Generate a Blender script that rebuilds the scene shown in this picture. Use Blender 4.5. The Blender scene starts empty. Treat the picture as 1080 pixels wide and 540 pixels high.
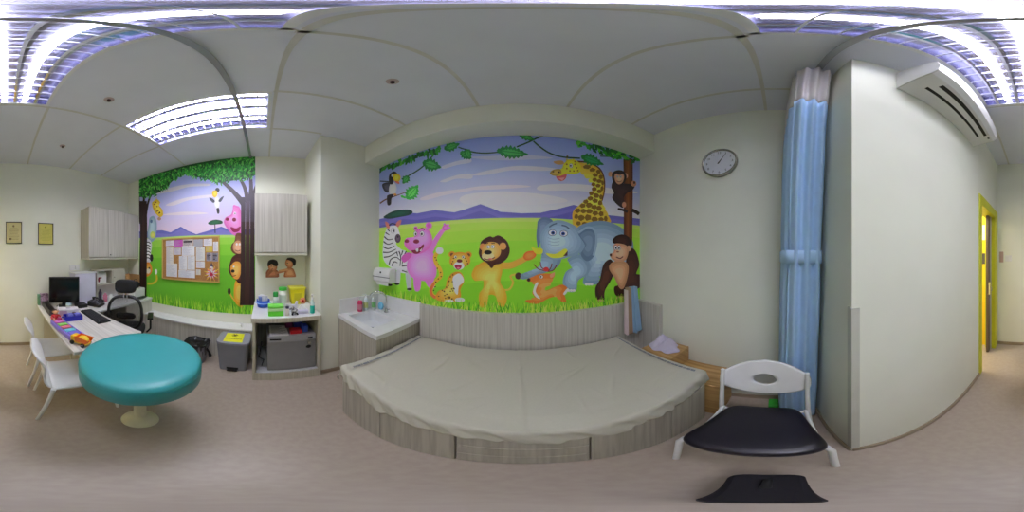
import bpy, math, random
from mathutils import Vector, Matrix
from mathutils.geometry import tessellate_polygon
random.seed(7)
SC = bpy.context.scene
COL = SC.collection
PI = math.pi
CAMZ = 1.48
YAW = math.radians(2.7)
H = 3.03          # ceiling height

# ------------------------------------------------------------------ materials
def lin(c):
    c = max(0.0, min(1.0, c / 255.0))
    return c / 12.92 if c <= 0.04045 else ((c + 0.055) / 1.055) ** 2.4
def L3(c): return (lin(c[0]), lin(c[1]), lin(c[2]))
MC = {}
def mat(name, c, rough=0.5, metal=0.0, var=0.06, scale=8.0, bump=0.0, trans=0.0, emit=0.0, stretch=None, c2=None, coat=0.0, alpha=1.0):
    if name in MC: return MC[name]
    m = bpy.data.materials.new(name); m.use_nodes = True
    nt = m.node_tree; b = nt.nodes['Principled BSDF']
    base = L3(c); col2 = L3(c2) if c2 else tuple(v * (1 - var) for v in base)
    tc = nt.nodes.new('ShaderNodeTexCoord'); mp = nt.nodes.new('ShaderNodeMapping')
    nt.links.new(tc.outputs['Object'], mp.inputs['Vector'])
    if stretch: mp.inputs['Scale'].default_value = stretch
    nz = nt.nodes.new('ShaderNodeTexNoise'); nz.inputs['Scale'].default_value = scale; nz.inputs['Detail'].default_value = 3
    nt.links.new(mp.outputs['Vector'], nz.inputs['Vector'])
    rp = nt.nodes.new('ShaderNodeValToRGB')
    rp.color_ramp.elements[0].position = 0.35; rp.color_ramp.elements[1].position = 0.65
    rp.color_ramp.elements[0].color = (*col2, 1); rp.color_ramp.elements[1].color = (*base, 1)
    nt.links.new(nz.outputs['Fac'], rp.inputs['Fac'])
    nt.links.new(rp.outputs['Color'], b.inputs['Base Color'])
    b.inputs['Roughness'].default_value = rough; b.inputs['Metallic'].default_value = metal
    b.inputs['Transmission Weight'].default_value = trans
    b.inputs['Coat Weight'].default_value = coat
    b.inputs['Alpha'].default_value = alpha
    if emit:
        b.inputs['Emission Color'].default_value = (*base, 1); b.inputs['Emission Strength'].default_value = emit
    if bump:
        bp = nt.nodes.new('ShaderNodeBump'); bp.inputs['Strength'].default_value = bump; bp.inputs['Distance'].default_value = 0.01
        nt.links.new(nz.outputs['Fac'], bp.inputs['Height']); nt.links.new(bp.outputs['Normal'], b.inputs['Normal'])
    MC[name] = m
    return m
def laminate(name, ca, cb, vertical=True, scale=55.0, rough=0.45, axis='xy'):
    m = bpy.data.materials.new(name); m.use_nodes = True
    nt = m.node_tree; b = nt.nodes['Principled BSDF']
    g = nt.nodes.new('ShaderNodeNewGeometry'); sp = nt.nodes.new('ShaderNodeSeparateXYZ')
    nt.links.new(g.outputs['Position'], sp.inputs[0])
    def mth(op, a, bb):
        n = nt.nodes.new('ShaderNodeMath'); n.operation = op
        for i, v in enumerate((a, bb)):
            if isinstance(v, (int, float)): n.inputs[i].default_value = v
            else: nt.links.new(v, n.inputs[i])
        return n.outputs[0]
    cb_ = nt.nodes.new('ShaderNodeCombineXYZ')
    if vertical:
        s = mth('ADD', sp.outputs['X'], sp.outputs['Y'])
        nt.links.new(mth('MULTIPLY', s, scale), cb_.inputs[0]); nt.links.new(mth('MULTIPLY', sp.outputs['Z'], 1.2), cb_.inputs[2])
    elif axis == 'y':
        nt.links.new(mth('MULTIPLY', mth('ADD', sp.outputs['X'], sp.outputs['Z']), scale), cb_.inputs[0]); nt.links.new(mth('MULTIPLY', sp.outputs['Y'], 1.2), cb_.inputs[1])
    else:
        nt.links.new(mth('MULTIPLY', mth('ADD', sp.outputs['Y'], sp.outputs['Z']), scale), cb_.inputs[0]); nt.links.new(mth('MULTIPLY', sp.outputs['X'], 1.2), cb_.inputs[1])
    nz = nt.nodes.new('ShaderNodeTexNoise'); nz.inputs['Scale'].default_value = 1.0; nz.inputs['Detail'].default_value = 4
    nt.links.new(cb_.outputs[0], nz.inputs['Vector'])
    rp = nt.nodes.new('ShaderNodeValToRGB')
    e = rp.color_ramp.elements; e[0].position = 0.36; e[1].position = 0.6
    e[0].color = (*L3(cb), 1); e[1].color = (*L3(ca), 1)
    nt.links.new(nz.outputs['Fac'], rp.inputs['Fac']); nt.links.new(rp.outputs['Color'], b.inputs['Base Color'])
    b.inputs['Roughness'].default_value = rough
    return m
WALLM = mat('wall_paint', (238, 239, 224), 0.7, var=0.03, scale=3)
CEILM = mat('ceiling_board', (228, 230, 238), 0.8, var=0.03, scale=4)
TBAR = mat('ceiling_joint', (214, 212, 204), 0.7)
FLOORM = mat('vinyl_floor', (178, 164, 148), 0.36, var=0.12, scale=26, c2=(172, 157, 142), bump=0.02)
SKIRT = mat('vinyl_skirting', (158, 142, 120), 0.45)
LAM = laminate('striped_laminate', (208, 204, 194), (186, 181, 170))
LAMD = laminate('striped_laminate_side', (190, 184, 170), (168, 161, 147))
LAMT = laminate('striped_laminate_top', (224, 221, 216), (198, 194, 188), vertical=False, axis='y', scale=38)
WHITE = mat('white_plastic', (236, 236, 236), 0.35)
WHITEG = mat('white_gloss', (240, 240, 242), 0.15)
COUNTER = mat('white_counter', (232, 232, 232), 0.25)
BLACK = mat('black_plastic', (22, 22, 24), 0.4)
BLACKF = mat('black_fabric', (26, 26, 30), 0.8, scale=60, bump=0.2)
CHROME = mat('chrome', (215, 215, 218), 0.12, 1.0, var=0.01)
ALU = mat('aluminium', (170, 170, 172), 0.35, 0.8)
GREYP = mat('grey_plastic', (128, 130, 138), 0.45)
DGREY = mat('dark_grey', (70, 70, 72), 0.5)
OAK = laminate('oak_wood', (196, 158, 100), (168, 128, 76), vertical=False, axis='y', scale=30)
YEL = mat('yellow_card', (240, 236, 40), 0.6)
LIME = mat('lime_frame', (206, 206, 40), 0.45)
YWALL = mat('yellow_corridor', (248, 208, 30), 0.6)
SHEETM = mat('cotton_sheet', (194, 190, 174), 0.85, scale=90, bump=0.05, var=0.03)
TEAL = mat('teal_vinyl', (56, 158, 162), 0.38, var=0.04)
CREAM = mat('cream_metal', (226, 222, 190), 0.3)
BLUEC = mat('blue_curtain', (176, 210, 248), 0.65, var=0.05, scale=20, bump=0.1)
NAVYT = mat('black_vinyl', (24, 20, 32), 0.36, var=0.1)

# ------------------------------------------------------------------ mesh builder
class MB:
    def __init__(s): s.v = []; s.f = []; s.sm = []; s.mi = []
    def add(s, vs, fs, smooth=False, mi=0, M=None):
        b = len(s.v)
        s.v += [tuple(M @ Vector(p)) if M else tuple(p) for p in vs]
        for f in fs: s.f.append(tuple(b + i for i in f)); s.sm.append(smooth); s.mi.append(mi)
        return s
    def box(s, x0, y0, z0, x1, y1, z1, M=None, mi=0):
        x0, x1 = sorted((x0, x1)); y0, y1 = sorted((y0, y1)); z0, z1 = sorted((z0, z1))
        vs = [(x0,y0,z0),(x1,y0,z0),(x1,y1,z0),(x0,y1,z0),(x0,y0,z1),(x1,y0,z1),(x1,y1,z1),(x0,y1,z1)]
        return s.add(vs, [(0,3,2,1),(4,5,6,7),(0,1,5,4),(1,2,6,5),(2,3,7,6),(3,0,4,7)], mi=mi, M=M)
    def prism(s, poly, a, b, axis='z', mi=0, M=None, smooth=False):
        n = len(poly)
        def P(p, t):
            return {'z': (p[0], p[1], t), 'y': (p[0], t, p[1]), 'x': (t, p[0], p[1])}[axis]
        vs = [P(p, a) for p in poly] + [P(p, b) for p in poly]
        s.add(vs, [(i, (i+1) % n, n+(i+1) % n, n+i) for i in range(n)], smooth, mi, M)
        s.add(vs, [tuple(range(n))[::-1], tuple(range(n, 2*n))], False, mi, M)
        return s
    def lathe(s, prof, n=32, c=(0,0,0), mi=0, M=None, smooth=True, caps=True):
        vs = []; fs = []
        for r, z in prof:
            for k in range(n):
                a = 2*PI*k/n; vs.append((c[0]+r*math.cos(a), c[1]+r*math.sin(a), c[2]+z))
        for j in range(len(prof)-1):
            for k in range(n):
                k2 = (k+1) % n; fs.append((j*n+k, j*n+k2, (j+1)*n+k2, (j+1)*n+k))
        s.add(vs, fs, smooth, mi, M)
        for j, rev in ((0, True), (len(prof)-1, False)) if caps else ():
            if prof[j][0] > 1e-5:
                ids = list(range(n)); ids = ids[::-1] if rev else ids
                s.add(vs[j*n:(j+1)*n], [tuple(ids)], False, mi, M)
        return s
    def tube(s, pts, r, n=10, mi=0, M=None, caps=True):
        pts = [Vector(p) for p in pts]; rs = r if isinstance(r, (list, tuple)) else [r]*len(pts)
        vs = []; fs = []; prev = None
        for i, p in enumerate(pts):
            t = (pts[min(i+1, len(pts)-1)] - pts[max(i-1, 0)]).normalized()
            if prev is None:
                u = t.cross(Vector((0,0,1)));
                if u.length < 1e-3: u = t.cross(Vector((1,0,0)))
            else: u = prev - t*prev.dot(t)
            u.normalize(); prev = u; w = t.cross(u)
            for k in range(n):
                a = 2*PI*k/n; vs.append(tuple(p + (u*math.cos(a)+w*math.sin(a))*rs[i]))
        for i in range(len(pts)-1):
            for k in range(n):
                k2 = (k+1) % n; fs.append((i*n+k, i*n+k2, (i+1)*n+k2, (i+1)*n+k))
        s.add(vs, fs, True, mi, M)
        if caps:
            s.add(vs[:n], [tuple(range(n))[::-1]], False, mi, M); s.add(vs[-n:], [tuple(range(n))], False, mi, M)
        return s
    def ell(s, c, r, n=20, m=12, mi=0, M=None, e=1.0):
        vs = []; fs = []
        def sg(v): return math.copysign(abs(v)**e, v)
        for j in range(m+1):
            ph = -PI/2 + PI*j/m
            for k in range(n):
                a = 2*PI*k/n
                vs.append((c[0]+r[0]*sg(math.cos(ph))*sg(math.cos(a)), c[1]+r[1]*sg(math.cos(ph))*sg(math.sin(a)), c[2]+r[2]*sg(math.sin(ph))))
        for j in range(m):
            for k in range(n):
                k2 = (k+1) % n; fs.append((j*n+k, j*n+k2, (j+1)*n+k2, (j+1)*n+k))
        return s.add(vs, fs, True, mi, M)
    def grid(s, fn, nu, nv, smooth=True, mi=0, M=None):
        vs = [fn(i/nu, j/nv) for j in range(nv+1) for i in range(nu+1)]
        fs = [(j*(nu+1)+i, j*(nu+1)+i+1, (j+1)*(nu+1)+i+1, (j+1)*(nu+1)+i) for j in range(nv) for i in range(nu)]
        return s.add(vs, fs, smooth, mi, M)

LOC = {}
def finish(name, mb, m, parent=None, at=None, world=True, bev=0.0, sub=0, solid=0.0, seg=2):
    me = bpy.data.meshes.new(name)
    if parent is not None and world:
        inv = LOC[parent].inverted(); vs = [tuple(inv @ Vector(p)) for p in mb.v]
    elif at is not None:
        a = Vector(at); vs = [tuple(Vector(p) - a) for p in mb.v]
    else: vs = mb.v
    me.from_pydata(vs, [], mb.f)
    ms = m if isinstance(m, (list, tuple)) else [m]
    for q in ms: me.materials.append(q)
    me.polygons.foreach_set('use_smooth', mb.sm); me.polygons.foreach_set('material_index', mb.mi)
    me.update()
    o = bpy.data.objects.new(name, me); COL.objects.link(o)
    if parent is not None: o.parent = parent; LOC[o] = LOC[parent]
    elif at is not None: o.location = at; LOC[o] = Matrix.Translation(at)
    else: LOC[o] = Matrix.Identity(4)
    if solid:
        md = o.modifiers.new('thick', 'SOLIDIFY'); md.thickness = solid
    if bev:
        w = o.modifiers.new('weld', 'WELD'); w.merge_threshold = 1e-5
        md = o.modifiers.new('bevel', 'BEVEL'); md.width = bev; md.segments = seg; md.limit_method = 'ANGLE'; md.angle_limit = math.radians(35)
    if sub:
        md = o.modifiers.new('sub', 'SUBSURF'); md.levels = sub; md.render_levels = sub
    return o
def thing(name, label, cat, loc=(0,0,0), rz=0.0, group=None):
    o = bpy.data.objects.new(name, None); COL.objects.link(o)
    o.location = loc; o.rotation_euler = (0, 0, rz); o.empty_display_size = 0.05
    o['label'] = label; o['category'] = cat
    if group: o['group'] = group
    LOC[o] = Matrix.Translation(loc) @ Matrix.Rotation(rz, 4, 'Z')
    return o
def tag(o, label, cat, group=None):
    o['label'] = label; o['category'] = cat
    if group: o['group'] = group
    return o
def struct(name, mb, m, **k):
    o = finish(name, mb, m, **k); o['kind'] = 'structure'; return o
def one(name, mb, m, label, cat, at, group=None, **k):
    return tag(finish(name, mb, m, at=at, **k), label, cat, group)
def text_mesh(name, body, size, m, parent, W, extrude=0.0004):
    cu = bpy.data.curves.new('tmp_text', 'FONT'); cu.body = body; cu.size = size; cu.extrude = extrude; cu.align_x = 'CENTER'; cu.align_y = 'CENTER'
    tmp = bpy.data.objects.new('tmp_text', cu); COL.objects.link(tmp)
    me = bpy.data.meshes.new_from_object(tmp.evaluated_get(bpy.context.evaluated_depsgraph_get()))
    bpy.data.objects.remove(tmp); bpy.data.curves.remove(cu)
    me.name = name; me.materials.clear(); me.materials.append(m)
    if not isinstance(W, (list, tuple)): me.transform(W)
    return me
def RZ(a, c=(0,0,0)): return Matrix.Translation(c) @ Matrix.Rotation(a, 4, 'Z')

# ------------------------------------------------------------------ camera
cam = bpy.data.cameras.new('camera'); cam.type = 'PANO'
try: cam.panorama_type = 'EQUIRECTANGULAR'
except Exception: pass
try: cam.cycles.panorama_type = 'EQUIRECTANGULAR'
except Exception: pass
cam.clip_start = 0.01
co = bpy.data.objects.new('camera', cam); COL.objects.link(co)
co.location = (0, 0, CAMZ); co.rotation_euler = (PI/2, 0, YAW)
SC.camera = co

# ------------------------------------------------------------------ room shell
XW, XE, YS, YN = -2.22, 1.24, -2.43, 1.365      # inner faces
BX, BY = 0.525, -0.265                            # projecting block on the south-east side
LX = [-2.34, -1.55, -0.985, -0.285, 0.33, 2.4]; LY = [-2.56, -1.145, 0.045, 1.5]
mb = MB()
for i in range(5):
    for j in range(3):
        if j == 1 and i in (1, 3): continue
        mb.box(LX[i], LY[j], H, LX[i+1], LY[j+1], H+0.04)
struct('ceiling', mb, CEILM)
struct('floor', MB().box(-2.4, -3.2, -0.05, 2.4, 1.55, 0), FLOORM)
struct('wall_west', MB().box(XW-0.1, -2.56, 0, XW, 1.5, H), WALLM)
struct('wall_south', MB().box(XW, YS-0.1, 0, BX+0.15, YS, H), WALLM)
struct('wall_east', MB().box(XE, BY, 0, XE+0.1, 1.5, H), WALLM)
struct('wall_north', MB().box(XW, YN, 0, XE, YN+0.1, H), WALLM)
struct('wall_northwest', MB().box(XW, 0.58, 0, -1.59, YN, H), WALLM, bev=0.006)
struct('trim_1', MB().box(-1.59, 1.14, 2.725, XE, YN, H), WALLM, bev=0.006)   # bulkhead over the mural
mb = MB().box(BX, -1.60, 0, BX+0.13, BY, H).box(BX, -2.43, 2.10, BX+0.13, -1.60, H).box(BX+0.13, BY-0.12, 0, XE+0.1, BY, H)
struct('wall_southeast', mb, WALLM)
# corridor behind the doorway
mb = MB().box(0.66, -2.44, 0, 2.3, -2.34, 2.6)
struct('wall_corridor', mb, YWALL)
mb = MB().box(0.66, -1.1, 0, 2.3, -1.0, 2.6).box(2.3, -2.44, 0, 2.4, -1.0, 2.6)
struct('wall_corridor_far', mb, WALLM)
struct('trim_2', MB().box(0.66, -2.44, 2.6, 2.4, -1.0, 2.65), CEILM)
# skirting (coved vinyl)
def skirt(name, x0, y0, x1, y1):
    mb = MB().box(x0, y0, 0, x1, y1, 0.055); struct(name, mb, SKIRT, bev=0.003)
skirt('baseboard_south', XW, YS, BX, YS+0.012)
skirt('baseboard_east', XE-0.012, BY, XE, 1.0)
skirt('baseboard_northwest', -1.59, 0.58, -1.578, YN)
skirt('baseboard_southeast', BX-0.012, -1.56, BX, BY)
skirt('baseboard_recess', BX, BY, XE, BY+0.012)
# ceiling joints
T = 0.011
mb = MB()
for x in (-0.968, -0.298, 0.345, 0.94):
    for (a, b) in ((-2.43, -1.158), (0.058, 1.14)) if x < 0.9 else ((-0.26, 1.14),): mb.box(x-T, a, H-0.004, x+T, b, H+0.001)
mb.box(-1.56-T, -2.43, H-0.004, -1.56+T, -1.158, H+0.001).box(-1.56-T, 0.058, H-0.004, -1.56+T, 0.58, H+0.001)
mb.box(-0.94, -1.1, H-0.004, -0.96, 0.0, H+0.001) if False else mb
for y in (-1.16, 0.075):
    mb.box(XW, y-T, H-0.004, BX if y < -0.3 else XE, y+T, H+0.001)
struct('trim_3', mb, TBAR)
struct('trim_4', MB().box(BX-0.006, BY-0.03, 0.055, BX, BY+0.004, 1.285).box(BX-0.006, BY-0.002, 0.055, BX+0.03, BY+0.004, 1.285), mat('corner_guard', (206, 206, 194), 0.5), bev=0.001)
# door
d = bpy.data.objects.new('door_1', None); COL.objects.link(d); d.location = (BX, -1.93, 0); d['kind'] = 'structure'; LOC[d] = Matrix.Translation((BX, -1.93, 0))
mb = MB().box(BX-0.010, -1.65, 0, BX+0.14, -1.56, 2.15).box(BX-0.010, -2.43, 0, BX+0.14, -2.26, 2.15).box(BX-0.010, -2.26, 2.04, BX+0.14, -1.65, 2.15)
finish('door_frame', mb, LIME, d, bev=0.004)
finish('door_leaf', MB().box(0.575, -2.26, 0.01, 0.612, -2.12, 2.04), mat('door_leaf', (92, 78, 66), 0.5), d, bev=0.002)
finish('door_edge_strip', MB().box(0.570, -2.256, 0.01, 0.575, -2.19, 2.04), mat('door_gasket', (190, 188, 180), 0.4), d)
finish('door_handle', MB().box(0.555, -2.15, 0.95, 0.575, -2.125, 1.12).tube([(0.56, -2.138, 1.05), (0.535, -2.138, 1.05), (0.535, -2.138, 1.0)], 0.006), CHROME, d)
# ------------------------------------------------------------------ printed wall murals (flat prints: pigment colours on the wall)
def attr_mat(name, rough=0.45):
    m = bpy.data.materials.new(name); m.use_nodes = True; nt = m.node_tree; b = nt.nodes['Principled BSDF']
    a = nt.nodes.new('ShaderNodeVertexColor'); a.layer_name = 'ink'
    nz = nt.nodes.new('ShaderNodeTexNoise'); nz.inputs['Scale'].default_value = 40
    mx = nt.nodes.new('ShaderNodeMix'); mx.data_type = 'RGBA'; mx.blend_type = 'MULTIPLY'; mx.inputs['Factor'].default_value = 0.06
    nt.links.new(a.outputs['Color'], mx.inputs[6]); nt.links.new(nz.outputs['Color'], mx.inputs[7])
    nt.links.new(mx.outputs[2], b.inputs['Base Color']); b.inputs['Roughness'].default_value = rough
    return m
INK = attr_mat('printed_ink')
def catmull(P, n=4, closed=True):
    out = []; N = len(P)
    rng = range(N) if closed else range(N-1)
    for i in rng:
        if closed: p0, p1, p2, p3 = P[i-1], P[i], P[(i+1) % N], P[(i+2) % N]
        else: p0, p1, p2, p3 = P[max(i-1,0)], P[i], P[i+1], P[min(i+2,N-1)]
        for k in range(n):
            t = k/n
            out.append(tuple(0.5*((2*p1[a]) + (-p0[a]+p2[a])*t + (2*p0[a]-5*p1[a]+4*p2[a]-p3[a])*t*t + (-p0[a]+3*p1[a]-3*p2[a]+p3[a])*t**3) for a in (0,1)))
    if not closed: out.append(tuple(P[-1][:2]))
    return out
class Print:
    """flat coloured shapes on a wall plane; drawing units come from a sketch frame fr=(x0,y0,s)"""
    def __init__(s, axis, plane, rect, side, step=4e-6):
        s.axis = axis; s.plane = plane; s.rect = rect; s.side = side; s.step = step
        s.n = 0; s.v = []; s.f = []; s.c = []; s.fr = (0,0,1); s.gain = 1.32
    def uv(s, p):
        x = s.fr[0] + p[0]/s.fr[2]; y = s.fr[1] + p[1]/s.fr[2]
        lo = math.radians((x-540)/3) - YAW; la = math.radians((270-y)/3)
        d = (math.sin(lo)*math.cos(la), math.cos(lo)*math.cos(la), math.sin(la))
        k = 0 if s.axis == 'x' else 1
        t = s.plane/d[k]
        return (d[1-k]*t, CAMZ + d[2]*t)
    def clip(s, P):
        u0, u1, z0, z1 = s.rect
        for (a, lim, sg) in ((0,u0,1),(0,u1,-1),(1,z0,1),(1,z1,-1)):
            out = []
            for i in range(len(P)):
                p, q = P[i-1], P[i]
                ip = (p[a]-lim)*sg >= 0; iq = (q[a]-lim)*sg >= 0
                if ip != iq:
                    t = (lim-p[a])/(q[a]-p[a]); out.append((p[0]+(q[0]-p[0])*t, p[1]+(q[1]-p[1])*t))
                if iq: out.append(q)
            P = out
            if len(P) < 3: return []
        return P
    def raw(s, P, c, newlayer=True, cols=None):
        if newlayer: s.n += 1
        if cols is None:
            P = s.clip(P)
            if len(P) < 3: return
        off = s.plane + s.side*(s.n*s.step)
        b = len(s.v)
        for i, p in enumerate(P):
            s.v.append((off, p[0], p[1]) if s.axis == 'x' else (p[0], off, p[1]))
            cc = cols[i] if cols else c
            s.c.append((*[min(0.92, v*s.gain) for v in L3(cc)], 1))
        for t in tessellate_polygon([[Vector((p[0], p[1], 0)) for p in P]]):
            s.f.append(tuple(b+i for i in t))
    def poly(s, P, c, smooth=True, nl=True):
        Q = catmull(P) if smooth and len(P) > 3 else P
        s.raw([s.uv(p) for p in Q], c, nl)
    def rad(s, P, c0, c1, n=5, focus=None, smooth=True):
        Q = catmull(P) if smooth else P
        U = [s.uv(p) for p in Q]
        if focus: F = s.uv(focus)
        else: F = (sum(p[0] for p in U)/len(U), sum(p[1] for p in U)/len(U))
        for k in range(n):
            f = 1 - k*0.8/n; t = k/(n-1)
            s.raw([(F[0]+(p[0]-F[0])*f, F[1]+(p[1]-F[1])*f) for p in U], tuple(c0[i]+(c1[i]-c0[i])*t for i in range(3)))
    def ell(s, cx, cy, rx, ry, c, rot=0, n=16, c1=None):
        P = [(cx+rx*math.cos(2*PI*k/n)*math.cos(rot)-ry*math.sin(2*PI*k/n)*math.sin(rot), cy+rx*math.cos(2*PI*k/n)*math.sin(rot)+ry*math.sin(2*PI*k/n)*math.cos(rot)) for k in range(n)]
        if c1: s.rad(P, c, c1, smooth=False)
        else: s.poly(P, c, False)
    def stroke(s, P, w, c, smooth=True, w1=None):
        Q = catmull(P, 5, False) if smooth and len(P) > 2 else P
        Lh = []; Rh = []
        for i, p in enumerate(Q):
            a = Q[max(i-1,0)]; b = Q[min(i+1,len(Q)-1)]
            dx, dy = b[0]-a[0], b[1]-a[1]; l = math.hypot(dx,dy) or 1
            ww = w if w1 is None else w+(w1-w)*i/(len(Q)-1)
            Lh.append((p[0]-dy/l*ww/2, p[1]+dx/l*ww/2)); Rh.append((p[0]+dy/l*ww/2, p[1]-dx/l*ww/2))
        s.n += 1
        for i in range(len(Q)-1): s.raw([s.uv(q) for q in (Lh[i], Lh[i+1], Rh[i+1], Rh[i])], c, False)
    def eye(s, cx, cy, rx, ry, px=0, py=0, iris=(30,30,40)):
        s.ell(cx, cy, rx+1.2, ry+1.2, (40,30,40)); s.ell(cx, cy, rx, ry, (250,250,250)); s.ell(cx+px, cy+py, rx*0.5, ry*0.5, iris)
    def leaf(s, cx, cy, ln, wd, ang, c, notch=5, c2=None):
        P = [(-ln/2, 0)]
        for k in range(1, notch*2):
            t = k/(notch*2); w = wd/2*math.sin(PI*t**0.8)
            P.append((-ln/2+ln*t, w if k % 2 else w*0.62))
        P.append((ln/2, 0))
        for k in range(notch*2-1, 0, -1):
            t = k/(notch*2); w = wd/2*math.sin(PI*t**0.8)
            P.append((-ln/2+ln*t-ln*0.02, -(w if k % 2 else w*0.62)))
        R = [(cx+x*math.cos(ang)-y*math.sin(ang), cy+x*math.sin(ang)+y*math.cos(ang)) for x, y in P]
        s.poly(R, c, False)
        if c2:
            R2 = [(cx+x*0.7*math.cos(ang)-y*0.5*math.sin(ang), cy+x*0.7*math.sin(ang)+y*0.5*math.cos(ang)) for x, y in P]
            s.poly(R2, c2, False)
            s.stroke([(cx-ln*0.45*math.cos(ang), cy-ln*0.45*math.sin(ang)), (cx+ln*0.4*math.cos(ang), cy+ln*0.4*math.sin(ang))], wd*0.05, c, False)
    def bands(s, stops, clipu=None):
        """horizontal colour bands of the print: stops = [(z, colour)]"""
        u0, u1, z0, z1 = s.rect
        s.n += 1
        for (za, ca), (zb, cb) in zip(stops[:-1], stops[1:]):
            s.raw([(u0,za),(u1,za),(u1,zb),(u0,zb)], None, False, cols=[ca,ca,cb,cb])
    def build(s, name, label):
        me = bpy.data.meshes.new(name)
        if s.axis == 'x': org = (s.plane, (s.rect[0]+s.rect[1])/2, s.rect[2])
        else: org = ((s.rect[0]+s.rect[1])/2, s.plane, s.rect[2])
        me.from_pydata([tuple(Vector(v)-Vector(org)) for v in s.v], [], s.f)
        at = me.color_attributes.new('ink', 'FLOAT_COLOR', 'POINT')
        at.data.foreach_set('color', [q for c in s.c for q in c])
        me.materials.append(INK)
        o = bpy.data.objects.new(name, me); COL.objects.link(o); o.location = org
        return tag(o, label, 'wall mural')
def grass(p, z0, u0, u1, n, hmin, hmax, cols):
    p.n += 1
    for i in range(n):
        p.n += 1
        u = random.uniform(u0, u1); h = random.uniform(hmin, hmax); w = random.uniform(.006, .014); t = random.uniform(-.03, .03)
        c = random.choice(cols)
        p.raw([(u-w/2, z0), (u+w/2, z0), (u+w*.35+t*.4, z0+h*.55), (u+t, z0+h), (u-w*.35+t*.4, z0+h*.55)], c, False)

# ---------------- north mural
n_ = Print('y', 1.364, (-1.588, 1.238, 0.985, 2.724), -1)
n_.bands([(2.724,(138,154,236)),(2.55,(150,166,240)),(2.3,(168,180,244)),(2.1,(192,192,242)),(1.9,(224,216,238)),(1.6,(230,220,234))])
# cloud streaks
n_.fr = (490,135,6)
for P, c in (([(40,300),(140,270),(320,240),(480,245),(600,262),(480,272),(300,268),(150,295)],(206,204,226)),
             ([(0,385),(130,365),(330,360),(420,372),(250,385),(100,392)],(216,208,228)),
             ([(20,185),(150,178),(380,170),(560,190),(420,200),(200,205)],(190,192,224)),
             ([(0,425),(250,400),(560,430),(640,470),(300,490),(0,480)],(228,214,228))): n_.poly(P, c)
n_.fr = (396,140,5.4)
for P, c in (([(380,190),(470,160),(540,150),(540,170),(460,185),(390,205)],(200,200,222)),
             ([(370,275),(470,240),(545,235),(545,262),(460,262),(400,282)],(206,204,226)),
             ([(260,370),(380,335),(545,315),(545,330),(400,355),(280,385)],(214,206,228))): n_.poly(P, c)
n_.fr = (570,140,5.4)
for P, c in (([(0,300),(150,290),(300,300),(420,320),(560,340),(420,350),(200,330),(0,330)],(226,214,228)),): n_.poly(P, c)
# mountains
n_.fr = (0,0,1)
M = [(396,232),(410,229),(425,224),(440,225),(459,221.5),(479,224),(490,221),(506.7,215.3),(517,219),(528,223.5),(550,225),(570,224.5),(590,220),(605,216),(622,221),(642,227),(660,229),(680,231.5),(680,246),(640,246),(540,246),(450,246),(396,246)]
n_.poly(M, (104,102,178), False)
n_.poly([(x, y+ (3.5 if i < 18 else 0)) for i, (x, y) in enumerate(M)], (114,108,184), False)
n_.poly([(x, y+ (7 if i < 18 else 0)) for i, (x, y) in enumerate(M)], (98,92,172), False)
# field
ft = [(396,241),(420,237.5),(450,234.5),(480,232),(510,230.3),(540,229.8),(575,230),(610,232),(645,235),(680,238.5)]
fc = [((190,224,100),0),((178,224,76),4),((166,222,62),12),((152,218,54),24),((140,212,46),44),((130,204,42),66)]
for c, dy in fc:
    n_.poly([(x, y+dy*(1+abs(x-540)*0.0006)) for x, y in ft] + [(690,360),(396,360)], c, False)
# zebra, acacia
n_.fr = (396,140,5.4)
n_.rad([(45,482),(70,462),(110,444),(160,438),(200,440),(212,455),(190,470),(140,480),(80,490)], (20,60,50), (30,84,62), 3)
n_.fr = (400,225,5.4)
n_.rad([(30,120),(55,75),(100,80),(108,125),(90,165),(125,205),(158,225),(165,330),(130,340),(110,330),(60,305),(25,265),(20,200)], (214,214,222), (250,250,252), 4)
n_.poly([(96,330),(120,330),(116,400),(96,402)], (200,200,205)); n_.poly([(150,330),(180,335),(182,430),(160,432)], (190,195,195))
for P in ([(28,132),(50,150),(78,146)],[(24,160),(50,176),(80,166)],[(22,190),(52,202),(88,184)],[(22,222),(56,222),(96,204)],[(26,250),(60,244),(104,218)],[(56,292),(66,262),(96,250),(118,266)],[(72,300),(84,276),(104,282)],[(112,215),(122,250),(118,300)],[(134,212),(126,240)],[(154,216),(138,250),(130,290)],[(128,300),(162,298)],[(130,326),(160,336)],[(36,110),(58,124)],[(48,92),(64,106)],[(100,222),(106,244)]):
    n_.stroke(P, 7, (22,20,34), w1=4)
n_.poly([(34,48),(52,56),(60,84),(42,82)], (206,120,104)); n_.poly([(90,72),(104,46),(126,38),(118,66),(100,84)], (206,120,104))
n_.poly([(60,75),(98,72),(112,100),(118,125),(100,120),(66,120)], (240,240,244))
n_.eye(78,98,11,16,3,2); n_.stroke([(56,70),(72,58),(96,64)], 6, (30,28,40))
n_.ell(106,143,17,25,(70,52,66), c1=(108,90,104)); n_.ell(106,134,5,6,(30,20,30))
for e in ((60,408,15,7),(101,402,14,7),(172,432,15,7)): n_.ell(*e, (28,30,30))
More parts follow.
